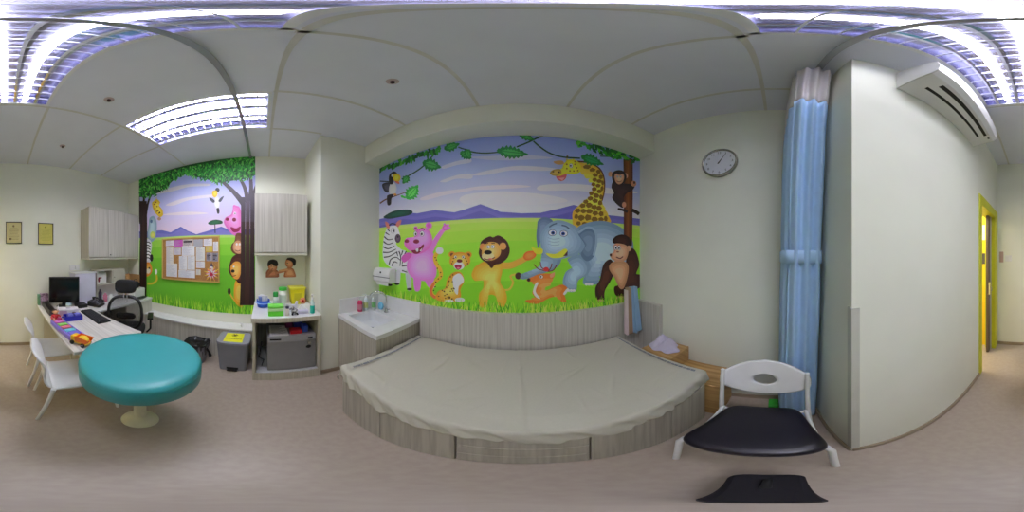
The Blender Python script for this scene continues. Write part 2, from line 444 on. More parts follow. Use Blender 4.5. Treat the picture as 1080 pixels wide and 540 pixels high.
# hippo
PK, PK2, PKD = (232,126,206), (252,180,232), (206,90,180)
n_.poly([(196,360),(236,370),(232,436),(202,438)], PK); n_.poly([(262,370),(306,366),(318,410),(300,432),(272,410)], PK)
n_.rad([(180,235),(230,200),(290,205),(316,250),(326,310),(322,360),(290,385),(240,384),(196,372),(164,335),(158,285)], PK, PK2, 6)
n_.poly([(126,262),(134,240),(168,222),(186,236),(168,262),(142,280)], PKD)
n_.fr = (400,225,5.4)
n_.stroke([(290,215),(318,160),(352,110),(372,88)], 34, PK, w1=20); n_.ell(378,82,20,17,PKD, c1=PK)
for a in ((392,66),(398,82),(372,62)): n_.ell(a[0],a[1],8,6,PK)
n_.ell(282,70,19,20,PK, c1=PKD); n_.ell(208,86,12,14,PK, c1=PKD)
n_.rad([(143,160),(160,138),(196,140),(205,105),(232,84),(270,86),(296,118),(302,160),(286,196),(248,226),(206,232),(166,208),(146,186)], (220,110,192), (248,164,226), 6, focus=(255,130))
n_.poly([(184,212),(215,206),(252,176),(250,198),(228,226),(200,230)], (120,16,44)); n_.poly([(208,204),(222,200),(222,216),(212,218)], (250,246,240)); n_.poly([(230,212),(246,196),(238,218)], (250,246,240))
n_.ell(157,158,13,10,(130,20,60)); n_.ell(211,160,17,12,(130,20,60))
n_.eye(206,116,9,13,2,2); n_.eye(244,116,11,15,-2,2)
n_.stroke([(196,92),(208,84),(218,92)], 5, (120,60,80)); n_.stroke([(228,92),(246,84),(258,96)], 5, (120,60,80))
# leopard
n_.fr = (445,240,6); OR, OR2 = (240,150,44), (255,206,96)
n_.stroke([(100,445),(66,425),(58,390),(84,345),(118,310),(116,268),(92,230),(82,190),(96,160)], 22, (242,176,50), w1=26)
n_.stroke([(110,455),(66,430),(58,392),(76,352)], 20, (236,106,60), w1=14)
n_.ell(112,146,24,23,(224,224,226), c1=(252,252,252))
n_.rad([(160,330),(196,286),(246,284),(268,336),(244,392),(246,440),(198,470),(112,466),(88,436),(104,402),(146,384)], OR, OR2, 5)
n_.rad([(198,312),(236,290),(262,318),(262,348),(234,372),(226,424),(206,404),(196,350)], (226,228,234), (255,255,255), 3)
n_.ell(190,170,22,20,OR); n_.ell(294,172,22,20,OR); n_.ell(190,172,12,11,(120,60,40)); n_.ell(294,174,12,11,(120,60,40))
n_.rad([(176,200),(200,165),(240,155),(282,165),(306,200),(298,232),(262,252),(238,262),(212,250),(180,232)], OR, (255,200,100), 4)
n_.ell(234,242,34,26,(246,240,232)); n_.ell(238,211,18,11,(110,30,36)); n_.poly([(208,240),(250,240),(242,262),(222,266)], (166,30,66)); n_.ell(230,256,10,6,(240,120,140))
n_.eye(212,186,8,9,1,1); n_.eye(262,186,8,9,-1,1)
n_.ell(172,465,30,10,(246,246,240)); n_.ell(240,458,32,15,(224,226,228), c1=(250,250,250))
random.seed(3)
for k in range(30):
    a = random.uniform(105,205); b = random.uniform(330,455)
    if b > 300+ (200-a)*0.9: n_.ell(a, b, 4.5, 4, (70,40,20), n=7)
for a, b in ((92,205),(104,235),(98,258),(118,285),(122,310),(104,325),(88,345),(84,375),(74,398),(84,190),(196,215),(190,228),(284,212),(290,228),(200,195),(276,196),(180,312),(196,300)): n_.ell(a, b, 5, 4, (70,40,20), n=7)
# lion
LY_, LY2 = (238,170,44), (255,214,104)
n_.stroke([(516,398),(556,388),(576,346),(560,308),(596,296)], 13, (230,190,70)); n_.ell(610,306,20,22,(86,36,34))
n_.stroke([(478,240),(560,240),(620,214),(672,186)], 46, (238,168,60), w1=34)
n_.rad([(640,180),(664,152),(712,150),(722,180),(690,204),(656,206)], (226,106,34), (240,140,60), 3)
n_.rad([(350,238),(400,212),(450,222),(505,218),(508,280),(496,345),(528,400),(538,450),(520,500),(486,494),(470,440),(440,424),(412,440),(412,492),(380,508),(362,484),(362,420),(388,380),(384,330),(338,338),(314,304),(326,262)], LY_, LY2, 6, focus=(440,330))
n_.rad([(364,130),(378,84),(428,56),(450,62),(486,50),(536,84),(556,138),(542,190),(500,226),(462,236),(440,258),(414,226),(380,204),(360,168)], (66,28,24), (96,46,30), 4)
n_.ell(384,122,20,22,(220,140,70)); n_.ell(512,118,22,24,(236,156,84))
n_.rad([(378,160),(386,120),(420,92),(476,98),(500,140),(490,180),(450,206),(404,208),(382,188)], (236,166,76), (255,200,116), 4)
n_.ell(418,182,40,26,(246,206,150)); n_.ell(418,157,25,14,(20,12,14)); n_.stroke([(392,196),(426,204),(462,188)], 6, (110,30,30))
n_.ell(432,198,14,5,(230,120,120)); n_.eye(420,122,10,10,-2,1); n_.eye(448,121,11,11,-2,1); n_.stroke([(404,102),(420,98)], 5, (90,50,20)); n_.stroke([(440,100),(462,100)], 5, (90,50,20))
# giraffe
n_.fr = (570,140,5.4); GY = (228,206,62)
n_.rad([(196,172),(250,172),(300,182),(344,215),(366,270),(362,340),(348,396),(372,450),(400,515),(300,548),(200,548),(182,490),(190,440),(240,400),(288,350),(300,290),(286,240),(250,216),(214,216)], (216,176,52), (240,222,80), 4, focus=(320,330))
n_.stroke([(210,164),(280,172),(336,204),(362,258),(364,330),(350,390)], 9, (96,44,22), w1=6)
random.seed(5)
rows = [(265,195,22,12),(295,212,18,12),(330,222,14,14),(312,242,16,12),(344,252,12,14),(308,268,13,12),(334,276,14,12),(354,286,8,14),(302,294,12,12),(328,302,14,12),(350,318,9,14),(306,322,14,12),(334,334,13,12),(290,345,13,12),(318,358,16,14),(344,366,10,14),(284,374,16,13),(312,388,17,13),(258,392,14,12),(340,400,12,15),(276,412,18,15),(306,424,17,14),(240,416,18,14),(334,430,14,15),(212,444,16,14),(244,446,16,15),(278,448,18,14),(312,458,18,15),(346,462,14,15),(204,478,12,16),(232,484,18,18),(270,484,20,18),(308,494,18,16),(344,494,16,14),(372,490,10,16),(216,516,14,12),(250,520,16,12)]
for cx, cy, rx, ry in rows:
    rx *= 1.1; ry *= 1.08
    n = random.choice((5,6)); a0 = random.uniform(0,6)
    n_.poly([(cx+rx*.95*math.cos(a0+2*PI*k/n)*random.uniform(.95,1.15), cy+ry*.95*math.sin(a0+2*PI*k/n)*random.uniform(.9,1.15)) for k in range(n)], (128,92,26), False)
n_.poly([(74,166),(92,160),(124,160),(134,176),(110,182),(88,178)], (196,150,90)); n_.stroke([(150,162),(152,138)], 7, (200,180,50)); n_.ell(153,136,6,6,(120,90,40)); n_.stroke([(178,160),(196,142)], 7, (200,180,50))
n_.poly([(92,238),(146,232),(142,262),(118,276),(94,262)], (200,90,90)); n_.poly([(100,258),(138,256),(124,272)], (230,150,150))
n_.rad([(56,226),(76,210),(120,204),(132,178),(160,152),(200,156),(228,184),(226,222),(190,236),(150,234),(110,246),(74,244)], (214,204,40), (232,232,60), 4)
n_.rad([(54,228),(76,210),(112,208),(118,232),(90,246),(66,242)], (176,142,54), (206,174,80), 3)
n_.ell(104,225,7,5,(70,40,20)); n_.ell(72,222,6,5,(110,80,30)); n_.eye(174,188,9,12,-2,0)
for a, b in ((150,180),(196,180),(206,200),(190,218),(212,216),(168,218),(150,204),(196,165)): n_.ell(a, b, 5, 5, (150,110,30), n=7)
# elephant
n_.fr = (545,220,4.9077); EB, EB2 = (120,150,176), (176,204,220)
n_.rad([(316,96),(380,70),(450,64),(520,86),(576,128),(602,176),(604,250),(600,340),(520,352),(420,352),(428,388),(350,394),(346,360),(366,330),(330,250),(300,150)], EB, (190,212,224), 6, focus=(440,230))
for k in range(3): n_.ell(360+k*14,392,8,7,(244,244,240))
n_.rad([(112,60),(148,44),(188,66),(160,110),(130,150),(112,204),(102,150),(106,90)], (96,118,150), (128,150,178), 4)
n_.rad([(262,262),(330,236),(376,290),(368,340),(318,372),(306,426),(262,428),(238,384),(254,328),(290,300)], (130,158,180), EB2, 4)
for k in range(3): n_.ell(268+k*14,424,8,7,(240,240,236))
n_.rad([(136,226),(222,236),(226,280),(190,316),(120,340),(40,366),(14,356),(20,340),(80,322),(122,290),(130,256)], (118,144,168), (160,188,206), 4)
n_.rad([(124,134),(156,84),(210,60),(272,74),(322,108),(352,168),(332,226),(274,250),(206,264),(150,250),(128,214),(122,170)], (134,162,184), (190,214,226), 6, focus=(200,170))
n_.rad([(316,124),(368,94),(410,114),(414,180),(398,248),(362,272),(332,238),(352,188)], (98,122,150), (128,152,176), 3)
n_.stroke([(318,126),(368,97),(406,118),(411,180),(396,244)], 12, (150,176,196))
n_.poly([(76,196),(98,206),(132,208),(132,232),(104,236),(84,218)], (232,228,50)); n_.poly([(150,230),(200,234),(246,208),(262,216),(258,240),(226,254),(178,254)], (236,232,60))
n_.poly([(240,246),(264,218),(262,244)], (80,50,50))
for (a,b,i) in ((184,125,3),(243,129,-3)):
    n_.ell(a,b,22,17,(80,104,130)); n_.ell(a,b,19,14,(240,244,250)); n_.ell(a+i,b+1,10,10,(50,84,160)); n_.ell(a+i,b+1,5,5,(10,10,30))
n_.stroke([(168,96),(186,84),(208,76)], 7, (84,100,124)); n_.stroke([(232,86),(256,92),(272,106)], 7, (84,100,124))
for k in range(3): n_.stroke([(160,150+k*16),(190,158+k*16),(222,154+k*16)], 2, (120,148,172))
n_.ell(8,348,12,18,(70,36,34))
# deer
DO = (226,140,56)
n_.stroke([(88,288),(112,312),(150,322)], 5, (120,30,30)); n_.stroke([(122,276),(128,304),(150,318)], 5, (120,30,30)); n_.stroke([(206,292),(190,318),(160,326)], 5, (120,30,30)); n_.stroke([(182,284),(176,306),(164,322)], 5, (120,30,30)); n_.ell(152,314,14,12,(206,50,50))
n_.rad([(52,366),(84,352),(118,338),(160,336),(196,340),(186,362),(150,374),(134,388),(130,408),(150,424),(200,404),(236,394),(262,412),(246,440),(256,480),(232,482),(214,458),(170,462),(110,492),(60,488),(46,474),(96,466),(80,436),(96,396),(80,380),(58,378)], (214,120,42), (240,164,84), 3, focus=(160,430))
n_.poly([(98,386),(112,386),(98,428),(122,466),(100,458),(84,430)], (246,236,214)); n_.ell(62,369,9,9,(30,20,20)); n_.eye(127,353,9,8,-2,0); n_.poly([(172,344),(196,330),(192,352),(176,358)], (236,150,110)); n_.poly([(240,440),(262,412),(268,420),(250,446)], (246,240,226))
# trunk and small ape
n_.fr = (570,140,5.4)
for k, c in enumerate(((88,44,22),(118,62,26),(134,76,32),(112,58,24),(84,40,20))):
    n_.poly([(472+k*10.6,150),(483+k*10.6,150),(485+k*10.2,330),(484+k*9.5,642),(474+k*9.5,642),(474+k*10.2,330)], c, False)
MK = (40,24,28)
n_.stroke([(440,434),(470,440),(496,452)], 14, MK); n_.stroke([(520,440),(545,452),(562,464)], 20, MK)
n_.rad([(414,280),(460,288),(512,292),(536,306),(520,330),(490,346),(474,372),(482,410),(466,428),(436,408),(408,372),(418,342),(404,312)], MK, (60,40,40), 4)
n_.ell(398,236,13,16,(214,160,126)); n_.ell(486,246,12,16,(214,160,126))
n_.rad([(406,250),(412,226),(440,213),(474,220),(490,250),(478,284),(446,298),(416,284)], MK, (56,36,38), 3)
n_.rad([(420,250),(430,232),(450,240),(470,234),(476,256),(466,284),(446,294),(428,280)], (206,152,116), (232,188,150), 3)
n_.eye(438,250,5,6); n_.eye(456,250,5,6); n_.stroke([(434,274),(448,280),(462,274)], 3, (110,50,40))
n_.ell(530,290,16,17,(200,140,106)); n_.ell(476,410,12,16,(200,140,106)); n_.ell(534,284,5,8,MK)
# gorilla
n_.fr = (545,220,4.9077); GD = (56,26,20)
n_.rad([(484,262),(448,290),(430,366),(406,412),(414,474),(450,478),(456,424),(492,362),(506,300)], GD, (88,46,32), 3)
n_.rad([(566,262),(590,206),(618,226),(634,290),(618,336),(640,346),(640,404),(600,424),(566,440),(548,462),(510,446),(506,404),(548,392),(566,340)], GD, (84,44,32), 4)
n_.rad([(488,282),(530,268),(572,284),(578,330),(556,408),(532,412),(506,360),(478,312)], (196,140,98), (228,180,136), 4)
n_.rad([(496,162),(514,142),(548,134),(582,150),(590,190),(570,202),(536,182),(500,180)], (40,16,14), (64,30,24), 3)
n_.ell(580,206,13,15,(210,156,120))
n_.rad([(502,186),(530,180),(566,190),(578,214),(574,244),(560,268),(526,276),(492,262),(484,238),(502,222)], (204,150,112), (236,188,150), 4)
n_.eye(512,202,8,12,1,2); n_.eye(529,203,8,12,0,2); n_.stroke([(514,250),(534,258),(550,248)], 5, (90,20,24)); n_.ell(522,224,7,4,(150,90,70)); n_.ell(486,240,6,8,(70,34,26))
n_.ell(434,478,20,9,(206,160,110)); n_.ell(540,462,26,9,(206,160,110))
# vines, leaves and toucan
V = (26,66,40); G1, G2, G3 = (28,120,52), (70,168,80), (60,190,70)
n_.fr = (396,140,5.4)
n_.stroke([(358,82),(330,126),(280,184),(220,228),(150,264)], 7, V)
random.seed(11)
for k in range(26):
    t = k/25; x = 34+t*330; y = 208-t*118+random.uniform(-14,22)
    n_.leaf(x, y, 46, 24, random.uniform(1.2,2.6), random.choice(((24,104,40),(52,150,50),(92,180,56),(20,80,36))), 3)
n_.leaf(322,184,112,84,0.25,G1,6,G2); n_.leaf(436,78,96,62,-0.35,G1,5,G2); n_.leaf(516,128,76,58,0.5,G1,5,G2)
n_.leaf(172,268,56,52,2.2,G1,4,G2); n_.leaf(212,338,104,86,-0.9,(52,170,62),6,(110,214,96)); n_.leaf(160,366,36,18,0.4,(60,180,60),2)
n_.stroke([(472,82),(500,92),(540,100)], 7, V)
n_.stroke([(26,402),(60,380),(110,362),(176,338)], 8, (110,66,50), w1=4)
n_.stroke([(26,276),(90,280)], 6, (40,40,52))
n_.rad([(40,292),(84,284),(88,320),(70,342),(48,326)], (46,44,60), (84,82,100), 3)
n_.rad([(86,290),(110,286),(122,316),(112,350),(86,356),(76,326)], (210,210,222), (252,252,255), 3)
n_.poly([(76,270),(80,240),(104,220),(124,232),(110,256),(100,290),(84,292)], (36,32,42)); n_.poly([(70,356),(108,350),(92,374),(88,408),(70,412),(66,380)], (40,34,38)); n_.ell(112,352,9,6,(226,150,50))
n_.rad([(104,236),(132,234),(144,256),(132,280),(110,276),(100,256)], (226,186,36), (246,220,70), 3); n_.poly([(112,274),(134,280),(136,292),(120,286)], (220,110,90)); n_.ell(96,244,6,8,(250,250,250))
n_.fr = (490,135,6)
n_.stroke([(0,136),(60,154),(130,160),(214,154)], 8, V); n_.stroke([(330,120),(400,92),(450,68),(506,46)], 9, V); n_.stroke([(436,84),(480,122),(540,160),(620,184),(730,192)], 9, V)
n_.leaf(304,156,204,92,0.12,G1,8,G2); n_.leaf(24,168,70,60,1.3,G1,4,G2); n_.leaf(394,58,110,52,0.35,G1,5,G2)
n_.fr = (570,140,5.4)
n_.leaf(296,158,140,72,0.35,G1,7,(44,150,84)); n_.stroke([(340,134),(420,138)], 6, V)
random.seed(12)
for k in range(46):
    t = random.random(); x = 210+t*350; y = 52+t*92+random.uniform(-6,42)*(0.4+t*0.6)
    n_.leaf(x, y, 44, 24, random.uniform(-.8,2.6), random.choice(((24,110,34),(50,160,44),(86,190,56),(18,84,34))), 3)
grass(n_, 0.985, -1.588, 1.238, 620, 0.03, 0.115, [(150,214,44),(180,226,60),(96,180,34),(206,236,96),(70,160,30)])
n_.build('mural', 'cartoon safari mural above the bed with hippo, lion, elephant, giraffe and gorilla')

# ---------------- west mural
w_ = Print('x', -2.219, (-2.125, -0.115, 0.65, 3.028), 1)
w_.gain = 1.12
w_.bands([(3.028,(156,172,236)),(2.6,(176,184,238)),(2.2,(202,196,236)),(1.9,(226,204,228)),(1.5,(222,198,222))])
w_.fr = (120,150,6)
for P, c in (([(260,330),(350,290),(470,265),(600,262),(600,276),(480,282),(380,308)],(214,210,224)),([(330,395),(460,350),(640,330),(640,345),(480,366),(380,400)],(220,212,226)),([(300,460),(450,440),(600,450),(450,462)],(228,216,226))): w_.poly(P, c)
w_.fr = (140,235,5.143)
w_.poly([(-20,40),(60,50),(130,42),(160,40),(205,52),(260,20),(300,44),(345,62),(400,46),(450,30),(480,20),(540,44),(660,30),(740,40),(740,100),(-20,100)], (100,104,180), False)
w_.poly([(-20,60),(130,56),(205,62),(262,34),(345,70),(400,60),(475,34),(540,54),(740,50),(740,100),(-20,100)], (120,118,190), False)
for dy, c in ((0,(176,214,110)),(14,(150,210,70)),(50,(130,204,54)),(110,(116,196,46)),(180,(104,186,42))):
    w_.poly([(-40,86+dy),(130,80+dy),(300,70+dy),(480,66+dy),(760,68+dy),(760,620),(-40,620)], c, False)
# peeking animals on the left
w_.fr = (80,200,9)
w_.rad([(690,330),(700,270),(740,250),(765,300),(768,380),(750,470),(700,500),(680,420)], (140,170,190), (190,214,226), 4)
w_.ell(716,300,12,16,(80,110,150))
w_.rad([(722,130),(740,108),(770,90),(800,120),(790,150),(820,190),(828,240),(800,262),(770,240),(740,200)], (216,180,40), (240,214,70), 3)
for a, b in ((745,140),(760,120),(770,160),(752,180),(780,200),(790,225),(768,206)): w_.ell(a,b,8,7,(140,96,28), n=7)
w_.ell(796,218,7,8,(20,16,20)); w_.ell(792,276,18,16,(190,150,130)); w_.stroke([(765,92),(766,70)],6,(200,170,40))
w_.ell(730,430,26,34,(200,220,110), c1=(236,230,120))
w_.fr = (140,235,5.143)
w_.rad([(60,100),(90,90),(104,120),(98,170),(104,200),(80,220),(62,210)], (210,210,218), (246,246,248), 3)
for k in range(6): w_.stroke([(66,112+k*17),(82,104+k*17),(96,112+k*17)], 5, (24,22,32))
w_.ell(102,190,9,20,(20,16,22)); w_.rad([(66,225),(90,215),(106,250),(96,280),(70,290)], (230,130,40), (246,180,80), 3); w_.ell(84,262,12,14,(246,226,210)); w_.ell(90,246,5,5,(30,20,20))
w_.stroke([(80,330),(110,328),(130,310),(128,282)], 11, (216,196,50)); w_.ell(127,266,7,15,(240,250,230))
# right-hand group
w_.fr = (120,150,6)
w_.rad([(640,350),(662,345),(672,385),(664,420),(648,422),(634,390)], (214,214,222), (250,250,252), 3)
w_.poly([(604,350),(624,356),(640,372),(630,384),(612,368)], (60,62,76)); w_.poly([(696,340),(676,352),(662,372),(676,378),(690,358)], (60,62,76))
w_.ell(656,302,14,14,(44,40,48)); w_.rad([(624,310),(650,306),(656,330),(642,350),(626,340)], (226,186,40), (244,216,80), 3); w_.poly([(650,420),(666,418),(668,448),(656,452)], (34,30,40))
w_.rad([(596,512),(616,496),(650,490),(684,498),(686,514),(650,520),(610,522)], (24,70,50), (34,96,60), 3); w_.stroke([(640,520),(642,575)], 6, (30,40,44))
w_.rad([(756,398),(778,402),(800,420),(820,520),(810,580),(760,590),(700,520),(706,478),(740,460),(752,430)], (216,110,186), (246,164,222), 5)
w_.ell(718,487,11,10,(130,20,60)); w_.ell(762,490,13,12,(130,20,60)); w_.ell(766,450,7,9,(250,250,250)); w_.ell(767,452,3,5,(20,20,30))
w_.fr = (140,235,5.143)
w_.poly([(532,22),(560,30),(584,20),(578,44),(552,52),(536,40)], (140,20,70))
w_.rad([(560,60),(584,56),(604,80),(604,170),(560,172),(534,150),(536,118),(552,100)], (110,66,40), (140,90,60), 3)
w_.rad([(548,110),(570,96),(590,110),(594,150),(580,168),(556,160),(544,140)], (206,150,110), (232,184,146), 3); w_.ell(564,116,5,7,(250,250,250)); w_.ell(580,116,5,7,(250,250,250)); w_.stroke([(556,148),(570,154),(584,148)],3,(100,40,40))
w_.stroke([(560,430),(536,400),(524,372)], 8, (226,170,60)); w_.ell(523,372,9,18,(50,24,22))
w_.rad([(560,310),(600,310),(600,450),(560,440),(548,380)], (232,160,40), (250,200,90), 3)
w_.rad([(524,230),(540,186),(576,168),(606,190),(606,300),(580,330),(560,312),(536,290),(520,262)], (70,30,24), (100,50,34), 3)
w_.rad([(530,240),(552,212),(580,214),(590,250),(576,300),(552,304),(536,280)], (230,156,60), (250,196,104), 3); w_.ell(543,262,10,9,(20,12,14)); w_.ell(548,238,5,6,(250,250,250)); w_.stroke([(540,290),(560,286)],4,(100,30,30))
grass(w_, 0.65, -2.125, -0.115, 460, 0.05, 0.22, [(130,210,40),(170,226,56),(90,180,32),(196,236,80),(60,150,30)])
# trees
w_.fr = (0,0,1)
for k, c in enumerate(((38,22,22),(56,34,30),(42,24,22))):
    w_.poly([(147+k*2.6,212),(149.8+k*2.5,212),(151+k*2.2,240),(150.5+k*2,315),(146.5+k*2,315),(148+k*2.2,240)], c, False)
w_.stroke([(148,236),(147,225),(146.5,205)],1.6,(42,26,24)); w_.stroke([(150,228),(151.5,214),(152.5,204)],2.2,(42,26,24)); w_.stroke([(153,232),(156,215),(160,203)],2.6,(42,26,24),w1=1.6)
w_.fr = (215,160,3.086)
for k, (c, cl) in enumerate((((66,56,64),(50,30,28)),((78,68,76),(60,34,30)),((60,50,58),(44,24,24)))):
    x0 = 119+k*15
    w_.poly([(x0+2,148),(x0+17,148),(x0+16,230),(x0+2,230)], c, False); w_.poly([(x0+2,228),(x0+16,228),(x0+16,420),(x0+18,500),(x0-2,500),(x0+1,420)], cl, False)
w_.stroke([(130,170),(96,130),(46,84)],20,(66,56,64),w1=8); w_.stroke([(142,160),(134,120),(116,84)],16,(70,60,68),w1=8); w_.stroke([(150,160),(154,120),(152,80)],16,(66,56,64),w1=10); w_.stroke([(158,170),(164,130),(175,100)],12,(60,50,58),w1=7)
w_.fr = (0,0,1)
edge = [(147,208),(158,207),(168,203),(176,197),(183,190),(190,185),(195,182),(202,185),(210,187),(218,189),(226,192),(233,193),(242,191),(250,190),(258,189),(264,187),(272,183)]
w_.poly([(140,160),(280,140)] + edge[::-1] + [(140,210)], (18,84,34), False)
random.seed(21)
for lay in range(8):
    w_.n += 1
    for k in range(190):
        i = random.random()*(len(edge)-1); a = edge[int(i)]; b = edge[min(int(i)+1, len(edge)-1)]; f = i-int(i)
        x = a[0]+(b[0]-a[0])*f; yb = a[1]+(b[1]-a[1])*f + random.uniform(-1.5,3)
        yt = 190-(x-147)*0.2
        y = yb - random.random()**0.8*(yb-yt+2)

        w_.leaf(x, y, random.uniform(3.2,5.2), random.uniform(1.5,2.4), random.uniform(0.6,2.6), random.choice(((40,150,46),(86,196,70),(24,110,40),(120,216,96),(54,170,60),(16,70,30))), 2)
w_.build('mural', 'tall cartoon jungle mural behind the cork notice board, framed by two dark trees')
# ------------------------------------------------------------------ lamps in the ceiling
TUBE_E = 75.0
def emis(name, c, s):
    m = bpy.data.materials.new(name); m.use_nodes = True; nt = m.node_tree
    for n in list(nt.nodes):
        if n.type == 'BSDF_PRINCIPLED': nt.nodes.remove(n)
    e = nt.nodes.new('ShaderNodeEmission'); e.inputs[0].default_value = (*L3(c), 1); e.inputs[1].default_value = s
    nt.links.new(e.outputs[0], nt.nodes['Material Output'].inputs[0]); return m
TUBEM = emis('fluorescent_tube', (246, 246, 255), TUBE_E)
REFL = mat('lamp_reflector', (206, 206, 226), 0.2, 1.0, var=0.02)
LOUV = mat('lamp_louvre', (232, 232, 244), 0.5, 0.0, var=0.02)
def troffer(x0, x1, y0, y1, label, tubes, ncell, tm):
    t = thing('ceiling_light', label, 'ceiling light', ((x0+x1)/2, (y0+y1)/2, H))
    zt = H+0.10
    mb = MB().box(x0, y0, zt, x1, y1, zt+0.01).box(x0, y0, H, x0+0.004, y1, zt).box(x1-0.004, y0, H, x1, y1, zt).box(x0, y0, H, x1, y0+0.004, zt).box(x0, y1-0.004, H, x1, y1, zt)
    finish('housing', mb, mat('lamp_housing', (176, 176, 204), 0.2, 1.0, var=0.02), t)
    mb = MB()
    for a in ((x0-0.006, y0-0.006, x0+0.016, y1+0.006), (x1-0.016, y0-0.006, x1+0.006, y1+0.006), (x0, y0-0.006, x1, y0+0.016), (x0, y1-0.016, x1, y1+0.006)):
        mb.box(a[0], a[1], H-0.004, a[2], a[3], H+0.002)
    finish('frame', mb, WHITE, t)
    xc = (x0+x1)/2
    for dx, r in tubes:
        finish('lamp_tube', MB().tube([(xc+dx, y0+0.03, H+0.042), (xc+dx, y1-0.03, H+0.042)], r, 12), tm, t)
    for dx in (-0.215, -0.075, 0.075, 0.215):
        mb = MB().prism([(xc+dx-0.013, H+0.004), (xc+dx, H+0.0005), (xc+dx+0.013, H+0.004), (xc+dx+0.004, H+0.030), (xc+dx-0.004, H+0.030)], y0+0.016, y1-0.016, 'y')
        finish('reflector', mb, REFL, t)
    mb = MB()
    for k in range(1, ncell):
        y = y0 + (y1-y0)*k/ncell
        mb.prism([(y-0.003, H+0.0005), (y+0.003, H+0.0005), (y+0.0012, H+0.026), (y-0.0012, H+0.026)], x0+0.016, x1-0.016, 'x')
    finish('louvre', mb, LOUV, t)
troffer(-0.285, 0.33, -1.145, 0.045, 'large louvred fluorescent ceiling light directly overhead, crossed by the curtain rail', ((-0.145, 0.013), (0.0, 0.013), (0.145, 0.013)), 14, emis('fluorescent_tube', (246, 246, 255), TUBE_E*0.5))
troffer(-1.55, -0.985, -1.145, 0.045, 'louvred fluorescent ceiling light near the notice board wall', ((-0.14, 0.013), (0.0, 0.013), (0.14, 0.013)), 14, emis('fluorescent_tube_b', (246, 246, 255), TUBE_E*1.2))
for x, y, lb in ((-0.632, -0.882, 'ceiling sprinkler head between the two ceiling lights'), (-0.64, -1.828, 'ceiling sprinkler head nearest the certificate wall'), (-0.596, 0.602, 'ceiling sprinkler head in front of the white bulkhead')):
    t = thing('sprinkler', lb, 'sprinkler', (x, y, H))
    finish('rosette', MB().lathe([(0.016, -0.006), (0.034, -0.002), (0.036, 0.0)], 24), mat('rosette', (196, 176, 172), 0.4), t, world=False)
    finish('nozzle', MB().lathe([(0.0, -0.03), (0.013, -0.03), (0.013, -0.027), (0.004, -0.025), (0.004, -0.008), (0.014, -0.006), (0.014, 0.0)], 16), mat('sprinkler_head', (60, 30, 26), 0.4, 0.5), t, world=False)

# curtain rail + curtain
t = thing('curtain_rail', 'dark aluminium curtain rail running across the whole ceiling', 'curtain rail', (-0.5, -0.18, H))
finish('rail', MB().box(-2.215, -0.190, H-0.024, 1.235, -0.170, H-0.001).box(-2.215, -0.196, H-0.026, 1.235, -0.164, H-0.021), ALU, t, bev=0.002)
finish('end_bracket', MB().box(-2.219, -0.20, H-0.035, -2.205, -0.16, H), DGREY, t)
def near_x(z): return 0.955 - 0.31*min(1, max(0, z/2.97))**1.15
def curtain(z0, z1, m, name, par, mesh=False, inset=0.0, nz=40):
    def fn(u, v):
        z = z0+(z1-z0)*v; xn = near_x(z)+inset; xf = 1.20
        f = z/2.97
        yl = -0.045-0.055*f*f; yr = -0.245
        pin = 1 - 0.04*math.exp(-((z-1.47)/0.12)**2)
        # perimeter: left flank, near end, right flank
        if u < 0.36:
            s = u/0.36; x = xf+(xn+0.03-xf)*s; y = yl + 0.026*math.sin(s*30+f*2)*(1-0.3*s)
        elif u < 0.64:
            s = (u-0.36)/0.28; x = xn+0.02-0.022*math.sin(PI*s)+0.016*math.sin(s*19+f*1.5); y = yl+(yr-yl)*s
        else:
            s = (u-0.64)/0.36; x = xn+0.03+(xf-xn-0.03)*s; y = yr + 0.010*math.sin(s*30)
        cy = -0.16
        y = cy+(y-cy)*pin
        x += 0.004*math.sin(z*9+u*20)
        return (x, min(-0.012, max(BY+0.006, y)), z)
    return finish(name, MB().grid(fn, 120, nz), m, par, solid=0.002)
t = thing('curtain', 'light blue privacy curtain with grey mesh top bunched beside the projecting wall', 'curtain', (1.0, -0.16, 0.03))
curtain(0.03, 2.50, BLUEC, 'curtain_cloth', t)
# mesh header: open net in the cloth itself
def net():
    m = bpy.data.materials.new('net_header'); m.use_nodes = True; nt = m.node_tree; b = nt.nodes['Principled BSDF']
    tc = nt.nodes.new('ShaderNodeNewGeometry'); sp = nt.nodes.new('ShaderNodeSeparateXYZ'); nt.links.new(tc.outputs['Position'], sp.inputs[0])
    def w(sock, k):
        a = nt.nodes.new('ShaderNodeMath'); a.operation = 'MULTIPLY'; a.inputs[1].default_value = k; nt.links.new(sock, a.inputs[0])
        c = nt.nodes.new('ShaderNodeMath'); c.operation = 'SINE'; nt.links.new(a.outputs[0], c.inputs[0]); return c.outputs[0]
    ad = nt.nodes.new('ShaderNodeMath'); nt.links.new(sp.outputs['X'], ad.inputs[0]); nt.links.new(sp.outputs['Y'], ad.inputs[1])
    mx = nt.nodes.new('ShaderNodeMath'); mx.operation = 'MAXIMUM'; nt.links.new(w(sp.outputs['Z'], 520), mx.inputs[0]); nt.links.new(w(ad.outputs[0], 520), mx.inputs[1])
    g = nt.nodes.new('ShaderNodeMath'); g.operation = 'GREATER_THAN'; g.inputs[1].default_value = -0.35; nt.links.new(mx.outputs[0], g.inputs[0])
    nt.links.new(g.outputs[0], b.inputs['Alpha']); b.inputs['Base Color'].default_value = (*L3((226, 220, 222)), 1); b.inputs['Roughness'].default_value = 0.8
    return m
curtain(2.50, 2.965, net(), 'mesh_header', t, nz=12)
mb = MB()
